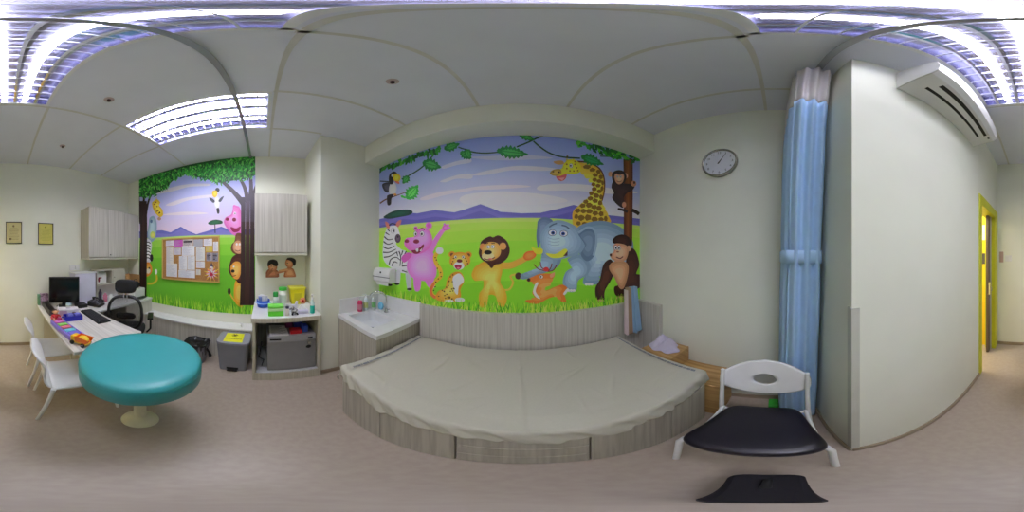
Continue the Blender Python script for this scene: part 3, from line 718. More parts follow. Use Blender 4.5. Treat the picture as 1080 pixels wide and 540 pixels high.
def tie(u, v):
    z = 1.44+0.07*v; a = u
    x0 = near_x(z)-0.004
    P = [(1.2, -0.03), (x0+0.05, -0.034), (x0+0.005, -0.055), (x0, -0.15), (x0+0.008, -0.235), (x0+0.05, -0.252), (1.2, -0.255)]
    s = a*(len(P)-1); i = min(int(s), len(P)-2); f = s-i
    return (P[i][0]+(P[i+1][0]-P[i][0])*f, P[i][1]+(P[i+1][1]-P[i][1])*f, z)
finish('tieback', MB().grid(tie, 24, 2), BLUEC, t, solid=0.003)
for k in range(9): finish('glider', MB().tube([(0.66+k*0.06, -0.18, 2.957), (0.66+k*0.06, -0.18, 3.002)], 0.003, 6), WHITE, t)

# ------------------------------------------------------------------ laminate panels / ledge
mb = MB().prism([(-0.93, YN-0.048), (XE-0.055, YN-0.048), (XE-0.055, 1.03), (XE-0.003, 1.03), (XE-0.003, YN-0.003), (-0.93, YN-0.003)], 0.001, 0.985)
one('headboard_panel', mb, LAM, 'pale striped laminate panel along the wall behind the bed', 'wall panel', (0.1, YN-0.03, 0), bev=0.003)
t = thing('window_ledge', 'long low white ledge with striped front under the cork board mural', 'ledge', (-2.12, -0.95, 0))
finish('ledge_top', MB().box(XW, -1.79, 0.475, -2.00, -0.125, 0.50), COUNTER, t, bev=0.004)
finish('front_panel', MB().box(XW, -1.79, 0.0, -2.02, -0.125, 0.475), LAM, t)
# ------------------------------------------------------------------ bed with fitted base
BL, BR, BT = -0.93, 0.89, 0.645
def fy(x): return 0.488 - 0.042*(x-BL)        # front edge (slightly skewed to the wall)
BK = YN-0.075
t = thing('examination_bed', 'wide low bed on a striped laminate storage base below the safari mural', 'bed', (0, 0.9, 0))
def slab(x0, x1, z0, z1, inset=0.0, mb=None):
    mb = mb or MB()
    P = [(x0, fy(x0)+inset), (x1, fy(x1)+inset), (x1, BK), (x0, BK)]
    return mb.prism(P, z0, z1)
finish('base', slab(BL+0.01, BR-0.01, 0.0, 0.50, 0.020), mat('carcass_gap_shade', (58, 54, 48), 0.6), t)  # carcass coloured dark to paint in the shade between drawers and front panels
for xa, xb in ((BL, BL+0.009), (BR-0.009, BR)): finish('end_panel', slab(xa, xb, 0.0, 0.50, 0.019), LAMD, t)
seams = [BL, -0.545, -0.19, 0.205, 0.575, BR]
for k in range(5):
    a, b = seams[k]+0.0035, seams[k+1]-0.0035
    if k == 2:
        for z0, z1 in ((0.008, 0.190), (0.200, 0.36), (0.37, 0.50)):
            mb = MB().prism([(a, fy(a)), (b, fy(b)), (b, fy(b)+0.018), (a, fy(a)+0.018)], z0, z1); finish('drawer', mb, LAMD, t, bev=0.0015)
    else:
        mb = MB().prism([(a, fy(a)), (b, fy(b)), (b, fy(b)+0.018), (a, fy(a)+0.018)], 0.008, 0.50); finish('front_panel', mb, LAMD, t, bev=0.0015)
finish('mattress', slab(BL+0.014, BR-0.008, 0.50, BT-0.012, 0.012), mat('mattress', (190, 186, 170), 0.7), t, bev=0.03, seg=3)
# cotton sheet
def noise2(x, y): return math.sin(x*7.1+1.3*y)*math.sin(y*6.3-0.9*x+1)+0.5*math.sin(x*17+y*11)*math.sin(y*15-x*9)
random.seed(31)
WR = [(random.uniform(-0.85, 0.8), random.uniform(0.5, 1.25), random.uniform(0, PI), random.uniform(0.05, 0.16), random.uniform(0.002, 0.006)) for _ in range(34)]
def sheet(s, tt):
    # s across (-1.05..1.05 of half width incl. overhang), tt from back (0) to front overhang (1)
    hw = (BR-BL)/2; cx = (BR+BL)/2
    xs = cx + (-hw-0.115 + (2*hw+0.205)*s)
    xc = min(BR-0.002, max(BL+0.002, xs)); dx = abs(xs-xc); sx = 1 if xs > xc else -1
    yf = fy(xc)+0.004
    hang_f = 0.132 + 0.007*math.sin(xs*9) + 0.006*math.sin(xs*23+1) + 0.004*math.sin(xs*71) + 0.003*math.sin(xs*113+2) - 0.035*min(1, max(0, xs-cx-0.45)/0.4)
    ys = (BK-0.012) + (yf-hang_f-(BK-0.012))*tt
    yc = max(yf, ys); dy = yc-ys
    d = math.hypot(dx, dy)
    z = BT + 0.003*noise2(xs*1.5, ys*1.5)
    R = 0.035
    if d > 0:
        nx = dx/d*sx; ny = -dy/d
        if d < R*PI/2:
            a = d/R; out = R*math.sin(a); dz = R*(1-math.cos(a))
        else: out = R; dz = R + (d-R*PI/2)
        # the edge of the mattress pulls in by R so that the roll ends flush
        fl = (0.006*math.sin(xs*31+ys*37) + 0.004*math.sin(xs*83+ys*61)) * min(1, d/0.08) + 0.012*min(1, max(0, d-0.06)/0.1)
        x = xc + nx*(out*0.55+fl); y = yc + ny*(out*0.55+fl); z = z - dz
        if y > 0.74 and x < -0.925: x = -0.925
    else:
        x, y = xs, ys
        # tucked ridge lines
        z += 0.004*math.exp(-((x-0.0-0.01*math.sin(y*3))/0.008)**2)
        z += 0.003*math.exp(-((y-(yf+0.10))/0.02)**2)
        z += 0.016*math.exp(-((x-(BL+0.03))/0.028)**2)*(0.6+0.3*math.sin(y*40)+0.2*math.sin(y*67)) + 0.008*math.exp(-((x-(BR-0.04))/0.03)**2)*(0.6+0.4*math.sin(y*34))
        z += 0.0022*math.sin(x*14+y*23)*math.exp(-((y-yf)/0.18)**2)
        for (cx_, cy_, an, ln, am) in WR:
            ux, uy = math.cos(an), math.sin(an); p = (x-cx_)*ux+(y-cy_)*uy; q_ = -(x-cx_)*uy+(y-cy_)*ux + 0.02*math.sin(p*12)
            z += am*math.exp(-(p/ln)**2)*math.exp(-(q_/0.010)**2)
    return (x, y, z)
o = finish('bed_sheet', MB().grid(sheet, 260, 130), SHEETM, at=(0, 0.9, BT), solid=-0.003)
tag(o, 'creased cream cotton sheet draped over the wide low bed', 'bed sheet')
# stitched blue-grey border of small printed marks along both short sides
random.seed(4)
BORD = mat('border_print', (116, 122, 136), 0.8)
for side in (0, 1):
    mb = MB(); y = 0.53 if side == 0 else 0.46
    while y < BK-0.05:
        l = random.uniform(0.008, 0.03); x = (BL+0.065 if side == 0 else BR-0.040)
        for k in range(2):
            zz = BT+0.0195 if side == 0 else BT+0.0195
            mb.box(x-0.006+k*0.009, y, zz-0.006, x-0.002+k*0.009+random.uniform(0,.003), y+l, zz-0.0045)
        y += l + random.uniform(0.002, 0.006)
    b = finish('printed_border', mb, BORD, o)
# folded mats leaning at the right end of the bed
for k, (c, nm, x, lean, hgt, lb) in enumerate((((226, 206, 206), 'pale', 0.945, 0.02, 1.15, 'pale pinkish thin folded mat, first of three leaning by the bed corner'),
                                       ((168, 140, 112), 'brown', 0.985, 0.02, 1.17, 'brown folded mat leaning between a pale and a blue one'),
                                       ((150, 186, 216), 'blue', 1.04, 0.02, 1.17, 'light blue folded mat leaning at the right of the brown one'))):
    xa, xb, xt, xu = ((0.950, 0.966, 0.946, 0.958), (0.969, 1.026, 0.961, 1.002), (1.030, 1.15, 1.006, 1.085))[k]
    P = [(xa, 0.66), (xb-0.002, 0.66), (xu-0.003, hgt), (xt, hgt)]
    mb = MB().prism(P, 1.215+0.006*k, 1.275, 'y')
    if k == 2:
        mb.prism([(xa+0.02, 0.655), (xa+0.032, 0.655), (xt+0.03, hgt+0.012), (xt+0.015, hgt+0.012)], 1.205, 1.228, 'y')
    one('folded_mat', mb, mat('mat_'+nm, c, 0.7), lb, 'mat', ((xa+xb)/2, 1.25, 0.655), bev=0.005)
# oak step unit between the bed and the wall
t = thing('wooden_step_unit', 'oak coloured stepped box squeezed between bed and plain wall', 'step unit', (1.07, 0.7, 0))
finish('upper_box', MB().box(0.945, 0.72, 0.0, XE-0.016, 1.02, 0.60), OAK, t, bev=0.004)
finish('lower_step', MB().box(0.945, 0.34, 0.0, XE-0.016, 0.718, 0.418), OAK, t, bev=0.004)
finish('step_top', MB().box(0.940, 0.335, 0.420, XE-0.016, 0.718, 0.436), OAK, t, bev=0.003)
random.seed(8)
mb = MB()
def pile(u, v):
    a = 2*PI*u; rr = v*(1+0.16*math.sin(3*a+1)+0.08*math.sin(7*a))
    x, y = rr*math.cos(a), rr*math.sin(a)
    h = 0.10*max(0, 1-v**2.2)*(0.75+0.35*math.sin(4*x+2)+0.25*math.sin(9*y+6*x)) + 0.012*math.sin(14*x+3)*math.sin(12*y)*(1-v)
    return (1.09+0.115*x, 0.875+0.125*y, 0.608+max(0.0, h)+0.006*math.sin(23*a)*v*(1-v)*4+0.004*(v > 0.98))
mb.grid(pile, 64, 24); one('crumpled_cloth', mb, mat('lilac_cloth', (206, 198, 218), 0.85), 'crumpled pale lilac cloth heaped on the wooden step unit', 'cloth', (1.09, 0.875, 0.602), solid=0.003)
one('dark_strap', MB().tube([(0.94, 0.84, 0.664), (0.97, 0.93, 0.668), (1.0, 1.0, 0.667)], 0.005), BLACK, 'short dark strap lying by the crumpled lilac cloth', 'strap', (0.97, 0.92, 0.664)) if False else None
# ------------------------------------------------------------------ sink corner
SX0, SX1, SY0, SY1 = -1.585, -0.952, 0.80, YN-0.012
t = thing('sink_cabinet', 'striped laminate washbasin cabinet with white counter at the left of the bed', 'washbasin cabinet', ((SX0+SX1)/2, 1.08, 0))
finish('body', MB().box(SX0+0.004, SY0, 0.0, SX1, SY1, 0.66).box(SX0+0.004, SY0, 0.66, SX1, SY0+0.02, 0.785).box(SX1-0.02, SY0+0.02, 0.66, SX1, SY1, 0.785).box(SX0+0.004, SY1-0.02, 0.66, SX1-0.02, SY1, 0.785).box(SX0+0.004, SY0+0.02, 0.66, SX0+0.024, SY1-0.02, 0.785), LAMD, t)
for a, b in ((SX0+0.006, -1.27), (-1.266, SX1)):
    finish('door', MB().box(a, SY0-0.016, 0.06, b, SY0-0.001, 0.775), LAMD, t, bev=0.002)
bx0, bx1, by0, by1 = -1.50, -1.09, 0.86, 1.17
mb = MB(); cz0, cz1 = 0.787, 0.825; cx0, cx1, cy0, cy1 = SX0, SX1+0.017, SY0-0.025, SY1
xs = [cx0, bx0, bx1, cx1]; ys = [cy0, by0, by1, cy1]
for i in range(3):
    for j in range(3):
        if (i, j) != (1, 1): mb.box(xs[i], ys[j], cz0, xs[i+1], ys[j+1], cz1)
finish('counter', mb, COUNTER, t)
mb = MB()
for (a, b, c, d) in ((cx0, cy0, cx1, cy0+0.006), (cx1-0.006, cy0, cx1, cy1)): mb.box(a, b, cz1, c, d, cz1+0.004)
finish('counter_lip', mb, COUNTER, t, bev=0.0015)
finish('splashback', MB().box(cx0, SY1-0.018, cz1, cx1, SY1, 1.0).box(cx0, cy0+0.02, cz1, cx0+0.016, SY1-0.018, 1.0), WHITE, t, bev=0.003)
def bowl(u, v):
    a = 2*PI*u; 
    def sq(c_, s_, e=0.35): return math.copysign(abs(c_)**e, c_), math.copysign(abs(s_)**e, s_)
    cx_, sy_ = sq(math.cos(a), math.sin(a))
    k = [1.0, 0.97, 0.93, 0.88, 0.6, 0.0]; zz = [0.826, 0.822, 0.76, 0.70, 0.692, 0.688]
    s = v*5; i = min(int(s), 4); f = s-i; kk = k[i]+(k[i+1]-k[i])*f; z = zz[i]+(zz[i+1]-zz[i])*f
    return ((bx0+bx1)/2+cx_*kk*((bx1-bx0)/2+0.012), (by0+by1)/2+sy_*kk*((by1-by0)/2+0.012), z)
finish('basin', MB().grid(bowl, 64, 15), mat('basin_white', (226, 228, 230), 0.2), t)
f = finish('drain', MB().lathe([(0.0, 0.006), (0.02, 0.006), (0.022, 0.0)], 20, ((bx0+bx1)/2, (by0+by1)/2, 0.688)), CHROME, t)
t = thing('faucet', 'chrome gooseneck tap behind the washbasin', 'tap', (-1.33, 1.245, 0.8265))
finish('base', MB().lathe([(0.026, 0), (0.026, 0.008), (0.016, 0.018), (0.014, 0.05)], 20), CHROME, t, world=False)
finish('spout', MB().tube([(0, 0, 0.04)] + [(0.0, 0, 0.17)] + [(-0.075*(1-math.cos(a)), -0.06*(1-math.cos(a)), 0.17+0.075*math.sin(a)) for a in [PI*k/12*0.92 for k in range(1, 13)]], 0.0085, 10), CHROME, t, world=False)
finish('lever', MB().tube([(0.015, 0, 0.035), (0.04, -0.01, 0.045), (0.075, -0.02, 0.06)], [0.008, 0.006, 0.005], 8), CHROME, t, world=False)
def pump_bottle(x, y, z, c, r, h, label, labcol=None):
    t = thing('soap_dispenser', label, 'pump bottle', (x, y, z))
    finish('bottle', MB().lathe([(r*0.9, 0), (r, 0.006), (r, h*0.82), (r*0.6, h*0.93), (r*0.35, h*0.95)], 24), mat('soap_%d' % c[0], c, 0.15, var=0.02), t, world=False)
    p = finish('pump', MB().lathe([(r*0.42, h*0.94), (r*0.42, h*1.02), (0.004, h*1.03), (0.004, h*1.16), (0.009, h*1.17), (0.009, h*1.22)], 14).tube([(0, 0, h*1.2), (-0.02, -0.02, h*1.2), (-0.03, -0.03, h*1.15)], 0.0045, 8), WHITE, t, world=False)
    if labcol: finish('label', MB().lathe([(r+0.0006, h*0.2), (r+0.0006, h*0.62)], 24), mat('lab_%d' % labcol[0], labcol, 0.5), t, world=False)
pump_bottle(-1.535, 1.03, 0.826, (206, 60, 110), 0.028, 0.15, 'pink soap pump bottle, leftmost on the washbasin edge', (214, 130, 160))
pump_bottle(-1.54, 1.115, 0.826, (214, 226, 230), 0.026, 0.165, 'clear hand wash pump bottle beside the pink one', (190, 206, 130))
pump_bottle(-1.50, 1.20, 0.826, (216, 224, 226), 0.026, 0.165, 'clear hand wash pump bottle nearest the tap', (120, 190, 120))
t = thing('hand_towel_puff', 'light blue sponge puff sitting behind the clear pump bottles', 'sponge', (-1.425, 1.245, 0.826))
finish('puff', MB().ell((0, 0, 0.055), (0.04, 0.03, 0.05), 16, 10), mat('blue_puff', (120, 190, 226), 0.8, scale=60, bump=0.6), t, world=False)
finish('puff_base', MB().lathe([(0.022, 0), (0.026, 0.01), (0.012, 0.02)], 16), WHITE, t, world=False)
# paper towel dispenser
t = thing('towel_dispenser', 'white paper towel dispenser on the mural above the washbasin', 'towel dispenser', (-1.42, 1.36, 1.16))
P = [(1.354, 1.17), (1.27, 1.165), (1.245, 1.19), (1.24, 1.27), (1.262, 1.325), (1.30, 1.337), (1.354, 1.337)]
finish('cover', MB().prism([(p[0], p[1]) for p in P], -1.565, -1.285, 'x'), WHITE, t, bev=0.006)
finish('band', MB().box(-1.567, 1.236, 1.232, -1.283, 1.25, 1.240), mat('dispenser_band', (120, 120, 122), 0.4), t)
finish('paper_sheet', MB().box(-1.53, 1.27, 1.135, -1.33, 1.274, 1.18), WHITE, t)
finish('mounting_plate', MB().box(-1.56, 1.352, 1.17, -1.29, 1.359, 1.335), WHITE, t)
finish('lock', MB().lathe([(0, 0), (0.012, 0), (0.012, 0.004), (0, 0.004)], 14, M=Matrix.Translation((-1.42, 1.238, 1.29)) @ Matrix.Rotation(PI/2, 4, 'X')), DGREY, t)

# ------------------------------------------------------------------ clock
t = thing('wall_clock', 'round silver rimmed clock showing five past one on the plain wall', 'clock', (XE, 0.44, 2.32))
MXc = Matrix.Translation((XE, 0.44, 2.32)) @ Matrix.Rotation(-PI/2, 4, 'Y') @ Matrix.Rotation(PI, 4, 'X') @ Matrix.Rotation(PI, 4, 'X')
finish('rim', MB().lathe([(0.12, 0.0), (0.150, 0.0), (0.153, 0.02), (0.146, 0.038), (0.136, 0.036), (0.134, 0.0205)], 48, M=MXc, caps=False), mat('clock_rim', (176, 174, 160), 0.25, 0.7), t)
finish('dial', MB().lathe([(0.0, 0.0), (0.138, 0.0), (0.138, 0.02), (0, 0.02)], 48, M=MXc, smooth=False), mat('clock_dial', (226, 228, 238), 0.4), t)
def onwall(y, z, x=0.022): return (XE-x, 0.44-y, 2.32+z)     # y grows to the viewer's right
txt_m = mat('clock_ink', (70, 72, 84), 0.5)
for k in range(1, 13):
    a = 2*PI*k/12
    W = Matrix.Translation(onwall(0.108*math.sin(a), 0.108*math.cos(a))) @ Matrix.Rotation(-PI/2, 4, 'Z') @ Matrix.Rotation(PI/2, 4, 'X')
    me = text_mesh('numerals', str(k), 0.034, txt_m, t, W)
    finish('numeral', MB().add([tuple(v.co) for v in me.vertices], [tuple(p.vertices) for p in me.polygons]), txt_m, t)
def hand(a, l, w, nm, c=(10, 10, 14)):
    dy, dz = math.sin(a), math.cos(a)
    P = [(-dy*0.02-dz*w, -dz*0.02+dy*w), (dy*l-dz*w*0.3, dz*l+dy*w*0.3), (dy*l+dz*w*0.3, dz*l-dy*w*0.3), (-dy*0.02+dz*w, -dz*0.02-dy*w)]
    mb = MB(); vs = [onwall(p[0], p[1], 0.024) for p in P] + [onwall(p[0], p[1], 0.026) for p in P]
    mb.add(vs, [(0,1,2,3),(7,6,5,4),(0,4,5,1),(1,5,6,2),(2,6,7,3),(3,7,4,0)]); finish(nm, mb, mat('hand_black', c, 0.4), t)
hand(math.radians(33), 0.07, 0.006, 'hour_hand'); hand(math.radians(32), 0.112, 0.0035, 'minute_hand')
finish('hub', MB().ell(onwall(0, 0, 0.026), (0.003, 0.006, 0.006), 12, 8), BLACK, t)

# ------------------------------------------------------------------ air conditioner
t = thing('air_conditioner', 'white split air conditioner high on the projecting wall', 'air conditioner', (BX, -0.94, 2.65))
y0, y1 = -1.40, -0.475
P = [(0.522, 2.655), (0.522, 2.935), (0.345, 2.935), (0.312, 2.91), (0.300, 2.80), (0.310, 2.735), (0.34, 2.70)]
finish('body', MB().prism(P, y0+0.012, y1-0.012, 'y'), mat('ac_white', (228, 228, 226), 0.3), t, bev=0.004)
finish('mounting_plate', MB().box(0.5205, y0+0.05, 2.67, 0.5245, y1-0.05, 2.92), ALU, t)
P2 = [(p[0]-0.003 if p[0] < 0.5 else p[0], p[1]+(0.002 if p[1] > 2.9 else -0.003)) for p in P]
for a, b in ((y0, y0+0.012), (y1-0.012, y1)): finish('end_cap', MB().prism(P2, a, b, 'y'), mat('ac_cap', (216, 216, 212), 0.35), t, bev=0.003)
def under(x): return 2.70-(x-0.34)*(0.045/0.182)
for xa, xb, ya, yb in ((0.362, 0.386, -1.28, -0.60), (0.422, 0.440, -1.26, -0.57)):
    vs = []
    for y in (ya, yb):
        for x in (xa, xb): vs += [(x, y, under(x)-0.0012), (x, y, under(x)+0.01)]
    mb = MB().add(vs, [(0,2,6,4),(1,5,7,3),(0,4,5,1),(2,3,7,6),(0,1,3,2),(4,6,7,5)])
    finish('air_slot', mb, BLACK, t)
vs = []
for y in (-1.275, -0.605):
    for x in (0.340, 0.360): vs += [(x, y, under(x)-0.004), (x, y, under(x)-0.001)]
finish('air_flap', MB().add(vs, [(0,2,6,4),(1,5,7,3),(0,4,5,1),(2,3,7,6),(0,1,3,2),(4,6,7,5)]), mat('ac_flap', (214, 214, 214), 0.35), t)
finish('display', MB().box(0.352, -1.335, 2.688, 0.368, -1.318, 2.694), BLACK, t)
# ------------------------------------------------------------------ switches, certificates
one('light_switch', MB().box(0.425, YS, 1.385, 0.485, YS+0.012, 1.545).box(0.44, YS+0.012, 1.47, 0.47, YS+0.016, 1.53).box(0.44, YS+0.012, 1.40, 0.47, YS+0.016, 1.45), mat('switch_pink', (190, 160, 146), 0.4), 'brownish double switch plate beside the yellow door frame', 'switch', (0.455, YS, 1.465), bev=0.002)
one('light_switch', MB().box(0.30, YS, 1.40, 0.40, YS+0.010, 1.49).box(0.335, YS+0.01, 1.42, 0.365, YS+0.014, 1.47), WHITE, 'white switch plate farther from the yellow door frame', 'switch', (0.35, YS, 1.45), bev=0.002)
def cert(x0, x1, z0, z1, label, inkc, paperc, seals):
    t = thing('framed_certificate', label, 'certificate', ((x0+x1)/2, YS, (z0+z1)/2))
    w = 0.011; mb = MB().box(x0, YS, z0, x0+w, YS+0.018, z1).box(x1-w, YS, z0, x1, YS+0.018, z1).box(x0+w, YS, z0, x1-w, YS+0.018, z0+w).box(x0+w, YS, z1-w, x1-w, YS+0.018, z1)
    finish('frame', mb, mat('cert_frame', (44, 38, 28), 0.4), t)
    finish('paper', MB().box(x0+w, YS, z0+w, x1-w, YS+0.008, z1-w), mat('cert_paper_%d' % paperc[2], paperc, 0.6), t)
    mb = MB(); random.seed(int(abs(x0)*100))
    W = x1-x0
    for k in range(9):
        z = z1-0.10-k*0.021; l = random.uniform(0.4, 0.75)*W
        mb.box((x0+x1)/2-l/2, YS+0.008, z, (x0+x1)/2+l/2, YS+0.0085, z+0.004)
    for sx, sz, r in seals: mb.lathe([(0, 0), (r, 0), (r, 0.001), (0, 0.001)], 16, M=Matrix.Translation((x1-sx, YS+0.008, z0+sz)) @ Matrix.Rotation(-PI/2, 4, 'X'))
    finish('print', mb, mat('cert_ink_%d' % inkc[0], inkc, 0.6), t)
cert(-0.211, 0.028, 1.665, 1.995, 'framed cream certificate with brown seals, nearer the door', (140, 120, 84), (206, 196, 140), ((0.115, 0.265, 0.016), (0.07, 0.07, 0.018)))
cert(-0.695, -0.457, 1.657, 1.988, 'framed yellowish certificate, nearer the wall cupboard', (170, 166, 70), (208, 200, 96), ((0.115, 0.27, 0.014),))
# ------------------------------------------------------------------ wall cupboards
def cupboard(name, label, cat, box, doors, front, extra=None):
    x0, y0, z0, x1, y1, z1 = box
    t = thing(name, label, cat, ((x0+x1)/2, (y0+y1)/2, z0))
    finish('body', MB().box(*box), LAMD, t, bev=0.002)
    for d_ in doors: finish('door', MB().box(*d_), LAM, t, bev=0.0015)
    return t
t = cupboard('wall_cupboard', 'two door striped wall cupboard above the toddler picture', 'wall cupboard', (XW+0.001, -0.105, 1.50, -1.92, 0.52, 2.25),
         [(-1.918, -0.105, 1.525, -1.90, 0.206, 2.25), (-1.918, 0.209, 1.525, -1.90, 0.52, 2.25)], 'x')
finish('bottom_rail', MB().box(XW+0.001, -0.107, 1.485, -1.896, 0.522, 1.515), mat('cupboard_rail', (206, 204, 188), 0.4), t, bev=0.002)
one('wall_mount_hook', MB().ell((-1.905, -0.118, 1.50), (0.012, 0.010, 0.016), 12, 8).box(-1.93, -0.124, 1.51, -1.915, -0.108, 1.525), BLACK, 'small black hook at the lower left corner of the two door cupboard', 'hook', (-1.905, -0.118, 1.50))
t = cupboard('wall_cupboard', 'long striped wall cupboard above the computer desk', 'wall cupboard', (-2.215, YS+0.001, 1.44, -1.166, -2.155, 2.25),
         [(-2.215, -2.153, 1.465, -1.868, -2.135, 2.25), (-1.865, -2.153, 1.465, -1.518, -2.135, 2.25), (-1.515, -2.153, 1.465, -1.166, -2.135, 2.25)], 'y')
finish('bottom_rail', MB().box(-2.215, YS+0.001, 1.425, -1.166, -2.133, 1.45), mat('cupboard_rail', (206, 204, 188), 0.4), t, bev=0.002)
finish('lock', MB().lathe([(0, 0), (0.010, 0), (0.010, 0.006), (0, 0.006)], 12, M=Matrix.Translation((-1.56, -2.135, 1.50)) @ Matrix.Rotation(-PI/2, 4, 'X')), CHROME, t)
# ------------------------------------------------------------------ desk and side counter
DX0, DX1, DY0, DY1, DZ = -1.085, -0.435, -2.425, -1.01, 0.74
t = thing('desk', 'long pale striped laminate desk reaching from the certificate wall to the teal stool', 'desk', ((DX0+DX1)/2, -1.7, 0))
finish('desktop', MB().box(DX0, DY0, DZ-0.03, DX1, DY1, DZ), LAMT, t, bev=0.003)
finish('modesty_panel', MB().box(-0.80, -2.38, 0.0, -0.782, -1.055, DZ-0.03), mat('desk_cream', (214, 208, 186), 0.5), t)
finish('side_panel', MB().box(DX0+0.03, -1.08, 0.0, -0.80, -1.055, DZ-0.03), mat('desk_cream', (214, 208, 186), 0.5), t, bev=0.002)
finish('side_panel', MB().box(DX0+0.03, -2.40, 0.0, DX1-0.10, -2.38, DZ-0.03), mat('desk_cream', (214, 208, 186), 0.5), t, bev=0.002)
t = thing('side_counter', 'striped laminate counter with cupboards under the long wall cupboard', 'counter', (-1.7, -2.1, 0))
finish('worktop', MB().box(-2.215, YS+0.001, DZ-0.03, -1.088, -1.80, DZ), COUNTER, t, bev=0.003)
finish('body', MB().box(-2.215, YS+0.001, 0.0, -1.62, -1.835, DZ-0.03), LAMD, t)
for a, b in ((-2.213, -1.92), (-1.916, -1.622)): finish('door', MB().box(a, -1.833, 0.06, b, -1.815, DZ-0.034), LAM, t, bev=0.0015)
# ------------------------------------------------------------------ things on the desk
T = DZ+0.001
th = thing('monitor', 'black flat computer monitor at the far end of the desk', 'monitor', (-0.785, -2.17, T), rz=math.radians(-16))
finish('screen', MB().box(-0.20, 0.010, 0.075, 0.20, 0.018, 0.425), mat('screen_black', (8, 8, 10), 0.15), th, world=False)
finish('bezel', MB().box(-0.215, -0.03, 0.06, 0.215, 0.009, 0.44), BLACK, th, world=False, bev=0.004)
finish('stand', MB().box(-0.03, -0.03, 0.01, 0.03, -0.01, 0.10).lathe([(0, 0), (0.11, 0), (0.105, 0.012), (0, 0.016)], 28, (0, -0.01, 0)), BLACK, th, world=False)
th = thing('cabinet_box', 'tall pale lilac-white upright box behind the monitor and phone', 'box', (-1.13, -2.27, T))
finish('case', MB().box(-1.30, -2.40, T, -0.955, -2.17, T+0.475), mat('pale_lilac', (222, 220, 238), 0.4), th, bev=0.006)
finish('lid', MB().box(-1.31, -2.41, T+0.476, -0.945, -2.16, T+0.492), WHITE, th, bev=0.003)
finish('edge_strip', MB().box(-1.312, -2.18, T+0.01, -1.302, -2.17, T+0.47), mat('dark_plum', (70, 40, 60), 0.5), th)
th = thing('wall_socket', 'small white wall socket above the monitor', 'socket', (-1.05, YS, 1.30))
finish('plate', MB().box(-1.14, YS, 1.25, -0.97, YS+0.012, 1.33), WHITE, th, bev=0.002)
finish('plug', MB().box(-1.10, YS+0.012, 1.265, -1.06, YS+0.04, 1.31), WHITE, th, bev=0.003)
th = thing('desk_shelf', 'low grey shelf unit under the long wall cupboard', 'shelf', (-1.62, -2.32, T))
mb = MB().box(-1.94, -2.42, 1.235, -1.335, -2.20, 1.255).box(-1.94, -2.42, T, -1.925, -2.20, 1.235).box(-1.35, -2.42, T, -1.335, -2.20, 1.235).box(-1.925, -2.42, 1.0, -1.35, -2.20, 1.015).box(-1.65, -2.42, 1.015, -1.635, -2.20, 1.235)
finish('frame', mb, mat('shelf_grey', (198, 192, 178), 0.5), th, bev=0.002)
finish('door', MB().box(-1.925, -2.20, 1.015, -1.65, -2.188, 1.235), mat('shelf_door', (190, 186, 172), 0.5), th, bev=0.002)
finish('back_panel', MB().box(-1.925, -2.425, T, -1.35, -2.42, 1.235), WHITE, th)
finish('knob', MB().ell((-1.68, -2.182, 1.12), (0.008, 0.008, 0.008), 10, 8), BLACK, th)
th = thing('picture_card', 'white card with dark red figure standing in the grey shelf', 'card', (-1.45, -2.25, 1.017))
finish('card', MB().box(-1.56, -2.26, 1.017, -1.365, -2.254, 1.20), WHITE, th)
finish('figure', MB().ell((-1.41, -2.250, 1.09), (0.02, 0.003, 0.045), 12, 8).ell((-1.44, -2.250, 1.12), (0.03, 0.003, 0.012), 12, 8), mat('card_red', (130, 30, 50), 0.6), th)
for k, (x, w, h, c, lb) in enumerate(((-1.40, 0.03, 0.20, (60, 50, 70), 'dark purple bottle under the grey shelf, nearest the pale box'), (-1.46, 0.035, 0.14, (210, 120, 150), 'pink rimmed white tub under the grey shelf'), (-1.53, 0.04, 0.12, (236, 236, 240), 'white round tub under the grey shelf'))):
    mb = MB().lathe([(w*0.9, 0), (w, 0.005), (w, h*0.75), (w*0.55, h*0.85), (w*0.5, h)], 20, (x, -2.2+0.06*k, T)); one('plastic_bottle', mb, mat('bt%d' % k, c, 0.3), lb, 'bottle', (x, -2.2+0.06*k, T))
th = thing('desk_phone', 'black desk telephone by the pale lilac-white box', 'telephone', (-1.215, -2.02, T+0.006), rz=0.5)
finish('base', MB().prism([(-0.09, 0.0), (0.10, 0.0), (0.10, 0.025), (-0.09, 0.075)], -0.09, 0.09, 'x'), BLACK, th, world=False, bev=0.005)
finish('handset', MB().tube([(-0.06, -0.09, 0.085), (-0.07, -0.05, 0.10), (-0.07, 0.05, 0.075), (-0.07, 0.09, 0.052)], [0.024, 0.015, 0.015, 0.024], 12), BLACK, th, world=False)
mb = MB()
for i in range(4):
    for j in range(3): mb.box(-0.01+j*0.03, 0.07-i*0.03, 0.036+i*0.013, 0.01+j*0.03, 0.088-i*0.03, 0.044+i*0.013)
finish('keypad', mb, GREYP, th, world=False)
th = thing('slim_computer', 'slim black computer case lying by the pale lilac-white box', 'computer', (-1.02, -2.05, T))
finish('case', MB().box(-1.07, -2.15, T, -0.93, -2.0, T+0.05), BLACK, th, bev=0.004)
th = thing('desk_organizer', 'dark grey low tray under the monitor edge', 'tray', (-0.55, -2.07, T))
finish('tray', MB().box(-0.57, -2.30, T, -0.49, -1.86, T+0.012).box(-0.57, -2.30, T, -0.56, -1.86, T+0.07).box(-0.50, -2.30, T, -0.49, -1.86, T+0.07).box(-0.59, -2.30, T, -0.50, -2.29, T+0.07), mat('org_dark', (66, 60, 60), 0.5), th, bev=0.002)
th = thing('desk_calendar', 'green and pink patterned card box at the desk corner by the wall', 'box', (-0.49, -2.37, T))
